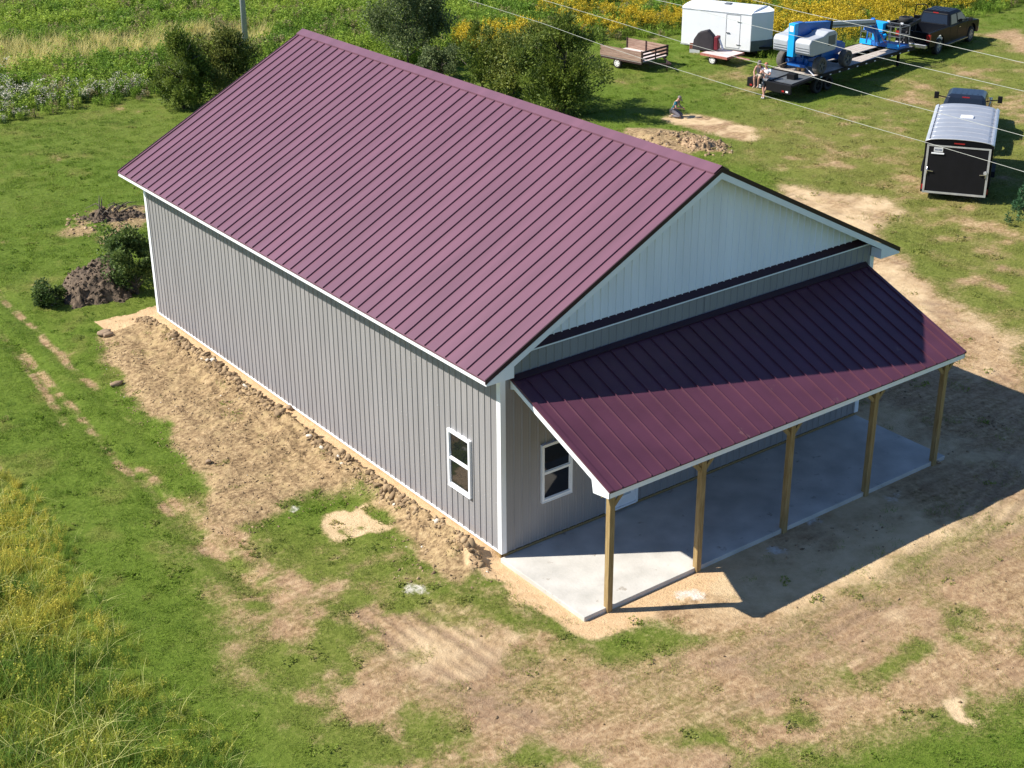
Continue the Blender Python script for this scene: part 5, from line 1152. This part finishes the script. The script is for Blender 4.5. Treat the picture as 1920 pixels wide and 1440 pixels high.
# the covered machine standing behind it, its tail board and red seat
def loft(bm, sections):
    rings = [[bm.verts.new(p) for p in s] for s in sections]; n = len(rings[0])
    for A, B in zip(rings, rings[1:]):
        for k in range(n): bm.faces.new((A[k], A[(k+1) % n], B[(k+1) % n], B[k]))
    bm.faces.new(rings[0][::-1]); bm.faces.new(rings[-1])
q = at(1321, 93, .36); cm = empty('covered_machine', (q[0], q[1], .365), math.radians(-62), 'black covered machine with a red end, sitting on the red flat trailer', 'covered machine')
bm = bmesh.new()
loft(bm, [[(-.85, -.42, .05), (-.85, .42, .05), (-.78, .36, .85), (-.78, -.36, .75)], [(-.45, -.48, .02), (-.45, .48, .02), (-.45, .36, 1.28), (-.45, -.36, 1.28)], [(.25, -.50, .02), (.25, .50, .02), (.25, .30, 1.50), (.25, -.30, 1.50)], [(.62, -.46, .05), (.62, .46, .05), (.62, .30, 1.15), (.62, -.30, 1.15)], [(.80, -.40, .08), (.80, .40, .08), (.78, .30, .95), (.78, -.30, .95)]])
obj('cover', bm, M_TARP, cm, bevel=.05); cm.scale = (.72, .72, .72)
bm = bmesh.new(); bx(bm, .80, 1.10, -.36, .36, .10, 1.08); obj('red_panel', bm, M_REDCOVER, cm, bevel=.06)
bm = bmesh.new(); bar(bm, (1.1, 0, .9), (1.42, 0, .15), .3, .05); obj('front_flap', bm, M_WCLOTH, cm)
q = at(1302, 100); bm = bmesh.new(); bx(bm, -.28, .28, -.03, .03, 0, .58); 
o = obj('tail_board', bm, M_WHITE); o.location = (q[0], q[1], GZV); o.rotation_euler = (0, 0, math.radians(-48)); tag(o, 'upright red and white board at the end of the red trailer', 'board')
bm = bmesh.new(); bx(bm, -.275, .275, -.036, -.0305, .30, .57); bx(bm, -.275, .02, -.036, -.0305, .24, .30); obj('red_paint', bm, M_RED, o)

# ------------------------------------------------------------------ people
def skinmesh(name, V, Ed, m, parent, root=None, sub=2):
    """V: {key: (xyz, radius)}; one continuous skinned surface"""
    bm = bmesh.new(); lay = bm.verts.layers.skin.verify(); D = {}
    for k, (p, r) in V.items():
        v = bm.verts.new(p); rr = r if isinstance(r, tuple) else (r, r); v[lay].radius = rr; D[k] = v
        if k == root: v[lay].use_root = True
    for a, b in Ed: bm.edges.new((D[a], D[b]))
    me = bpy.data.meshes.new(name); bm.to_mesh(me); bm.free(); me.materials.append(m)
    o = link(name, me, parent); sk = o.modifiers.new('skin', 'SKIN'); sk.use_smooth_shade = True; sk.branch_smoothing = .5
    ss = o.modifiers.new('subd', 'SUBSURF'); ss.levels = sub; ss.render_levels = sub
    return o
def person(loc, rz, label, J, shirt, legs, shoe, hair, sleeve=.55, leglen=1.0, cap=None, haircover=True):
    t = empty('person', loc, rz, label, 'person')
    v3 = lambda k: Vector(J[k])
    V = {'pelvis': (J['pelvis'], (.13, .10)), 'waist': (v3('pelvis').lerp(v3('chest'), .5), (.12, .095)), 'chest': (J['chest'], (.165, .115)), 'neck': (J['neck'], .062), 'jaw': (v3('neck').lerp(v3('head'), .5), .062), 'head': (J['head'], .088), 'crown': (v3('head')+(v3('head')-v3('neck')).normalized()*.085, .07)}
    Ed = [('pelvis', 'waist'), ('waist', 'chest'), ('chest', 'neck'), ('neck', 'jaw'), ('jaw', 'head'), ('head', 'crown')]
    for s in 'lr':
        V['sh'+s] = (J['sh'+s], .058); V['el'+s] = (J['el'+s], .042); V['wr'+s] = (J['wr'+s], .028)
        h = (v3('wr'+s)-v3('el'+s)).normalized(); side = h.cross(Vector((0, 0, 1))); side = side.normalized() if side.length > .1 else Vector((1, 0, 0))
        dn = h.cross(side).normalized(); pm = v3('wr'+s)+h*.06; V['pm'+s] = (pm, (.034, .017))
        Ed += [('chest', 'sh'+s), ('sh'+s, 'el'+s), ('el'+s, 'wr'+s), ('wr'+s, 'pm'+s)]
        for i, (o_, ln) in enumerate(((-.030, .062), (-.010, .075), (.010, .070), (.030, .055))):
            a = pm+h*.035+side*o_; V['f%d%s' % (i, s)] = (a, .010); V['g%d%s' % (i, s)] = (a+h*ln*.6+dn*.012, .009); V['h%d%s' % (i, s)] = (a+h*ln*.85+dn*.04, .007)
            Ed += [('pm'+s, 'f%d%s' % (i, s)), ('f%d%s' % (i, s), 'g%d%s' % (i, s)), ('g%d%s' % (i, s), 'h%d%s' % (i, s))]
        V['t1'+s] = (v3('wr'+s)+h*.03-side*.042, .011); V['t2'+s] = (v3('wr'+s)+h*.07-side*.055+dn*.01, .009); Ed += [('wr'+s, 't1'+s), ('t1'+s, 't2'+s)]
        V['hp'+s] = (J['hp'+s], .088); V['kn'+s] = (J['kn'+s], .058); V['cf'+s] = (v3('kn'+s).lerp(v3('an'+s), .35), .056); V['an'+s] = (J['an'+s], .036); V['to'+s] = (J['to'+s], .030)
        Ed += [('pelvis', 'hp'+s), ('hp'+s, 'kn'+s), ('kn'+s, 'cf'+s), ('cf'+s, 'an'+s), ('an'+s, 'to'+s)]
    skinmesh('body', V, Ed, M_SKIN, t, 'pelvis')
    g = lambda k, e: (V[k][0], tuple(x+e for x in V[k][1]) if isinstance(V[k][1], tuple) else V[k][1]+e)
    S = {k: g(k, .016) for k in ('pelvis', 'waist', 'chest')}; S['nk'] = (v3('chest').lerp(v3('neck'), .72), .075); E2 = [('pelvis', 'waist'), ('waist', 'chest'), ('chest', 'nk')]
    for s in 'lr':
        S['sh'+s] = g('sh'+s, .020); E2.append(('chest', 'sh'+s))
        if sleeve: S['sl'+s] = (v3('sh'+s).lerp(v3('el'+s), sleeve), .066); E2.append(('sh'+s, 'sl'+s))
    skinmesh('shirt', S, E2, shirt, t, 'waist')
    S = {'pelvis': (V['pelvis'][0], (.152, .122))}; E2 = []
    for s in 'lr':
        S['hp'+s] = g('hp'+s, .022); E2.append(('pelvis', 'hp'+s))
        if leglen >= 1: S['kn'+s] = g('kn'+s, .022); S['cf'+s] = g('cf'+s, .020); S['an'+s] = g('an'+s, .026); E2 += [('hp'+s, 'kn'+s), ('kn'+s, 'cf'+s), ('cf'+s, 'an'+s)]
        else: S['kn'+s] = (v3('hp'+s).lerp(v3('kn'+s), leglen), .088); E2.append(('hp'+s, 'kn'+s))
    skinmesh('trousers' if leglen >= 1 else 'shorts', S, E2, legs, t, 'pelvis')
    for s in 'lr':
        d = (v3('to'+s)-v3('an'+s)).normalized()
        skinmesh('shoe', {'a': (v3('an'+s)-d*.05-Vector((0, 0, .03)), .045), 'b': (v3('an'+s).lerp(v3('to'+s), .5)-Vector((0, 0, .015)), .048), 'c': (v3('to'+s)+d*.02, .040)}, [('a', 'b'), ('b', 'c')], shoe, t, 'a', 1)
    up = (v3('head')-v3('neck')).normalized(); f = Vector(J.get('face', (1, 0, 0))).normalized(); rt = f.cross(up).normalized()
    # face: nose, eyes, mouth, ears
    bm = bmesh.new(); H = v3('head')
    cyl(bm, H+f*.085+up*.02, H+f*.118-up*.015, .008, .016, 8); 
    for s in (-1, 1): cyl(bm, H+rt*s*.085-f*.01, H+rt*s*.100-f*.015, .026, .022, 8)
    obj('nose_and_ears', bm, M_SKIN, t)
    bm = bmesh.new()
    for s in (-1, 1): cyl(bm, H+f*.078+rt*s*.032+up*.022, H+f*.090+rt*s*.032+up*.022, .011, n=8)
    cyl(bm, H+f*.080-up*.045-rt*.022, H+f*.080-up*.045+rt*.022, .007, n=6); obj('eyes_and_mouth', bm, M_HAIR, t)
    bm = bmesh.new(); bmesh.ops.create_uvsphere(bm, u_segments=16, v_segments=10, radius=1.0)
    bmesh.ops.delete(bm, geom=[v for v in bm.verts if v.co.z < -.25], context='VERTS')
    R = Matrix((f, -rt, up)).transposed()
    for v in bm.verts:
        c = Vector((v.co.x*.108-.012, v.co.y*.100, v.co.z*.110))
        if v.co.x > .3 and v.co.z < .35: c.x *= .6
        v.co = H+up*.045+R @ c
    obj('cap' if cap else 'hair', bm, cap or hair, t, smooth=True)
    if cap:
        bm = bmesh.new(); P = H+up*.065
        hexa(bm, [P+f*.07-rt*.07-up*.008, P+f*.18-rt*.05-up*.03, P+f*.18+rt*.05-up*.03, P+f*.07+rt*.07-up*.008, P+f*.07-rt*.07+up*.004, P+f*.18-rt*.05-up*.018, P+f*.18+rt*.05-up*.018, P+f*.07+rt*.07+up*.004]); obj('cap_brim', bm, cap, t, bevel=.004)
    return t
def off(J, d): return {k: (tuple(Vector(v)+Vector(d)) if k != 'face' else v) for k, v in J.items()}
p = at(1430, 184.5)
person((p[0], p[1], gz1(p[0], p[1])+.02), math.radians(-158), 'standing person in white T-shirt and grey shorts leaning on the flatbed tail', dict(
    pelvis=(-.26, 0, .92), chest=(-.30, 0, 1.30), neck=(-.26, 0, 1.46), head=(-.21, .0, 1.57), face=(1, .1, -.35),
    shl=(-.29, .20, 1.38), ell=(-.08, .26, 1.14), wrl=(.0, .03, 1.22), shr=(-.29, -.20, 1.38), elr=(-.05, -.24, 1.18), wrr=(-.05, -.04, 1.38),
    hpl=(-.25, .09, .86), knl=(-.12, .08, .47), anl=(.0, -.02, .09), tol=(.15, .0, .04), hpr=(-.25, -.09, .86), knr=(-.07, -.05, .48), anr=(.04, .08, .10), tor=(.19, .10, .04)),
    M_WCLOTH, M_GCLOTH, M_SHOE, M_REDHAIR, .6, .75)
q = fbw(-DL+.02, 1.95, zr+.16)
person((q[0], q[1], q[2]-.50), FH+PI+.25, 'seated person in dark tank top and pale shorts on the flatbed tail', dict(
    pelvis=(0, 0, .50), chest=(.02, 0, .88), neck=(.07, 0, 1.03), head=(.11, 0, 1.14), face=(1, 0, -.4),
    shl=(.02, .18, .97), ell=(.14, .27, .72), wrl=(.30, .16, .93), shr=(.02, -.18, .97), elr=(.12, -.25, .70), wrr=(.36, -.14, .60),
    hpl=(.02, .09, .50), knl=(.44, .14, .52), anl=(.36, .10, .10), tol=(.50, .10, .03), hpr=(.02, -.09, .50), knr=(.44, -.10, .52), anr=(.44, -.06, .10), tor=(.58, -.08, .03)),
    M_CHAR, M_KHAKI, M_TAN, M_HAIR, 0, .8, M_CAPGREY)
p = at(1262, 219)
person((p[0], p[1], gz1(p[0], p[1])+.02), math.radians(-62), 'kneeling person in teal shirt and grey trousers at the straw oval', dict(
    pelvis=(.0, 0, .34), chest=(.12, 0, .66), neck=(.19, 0, .79), head=(.26, 0, .88), face=(1, 0, -.9),
    shl=(.14, .19, .77), ell=(.20, .28, .50), wrl=(.42, .08, .46), shr=(.14, -.19, .77), elr=(.22, -.28, .50), wrr=(.44, -.05, .48),
    hpl=(.0, .10, .30), knl=(.42, .15, .09), anl=(.0, .14, .08), tol=(-.14, .14, .05), hpr=(.0, -.10, .30), knr=(.42, -.15, .09), anr=(.0, -.14, .08), tor=(-.14, -.14, .05)),
    M_TEAL, M_TROUSER, M_TAN, M_HAIR, .6, 1.0, M_CAPGREY)
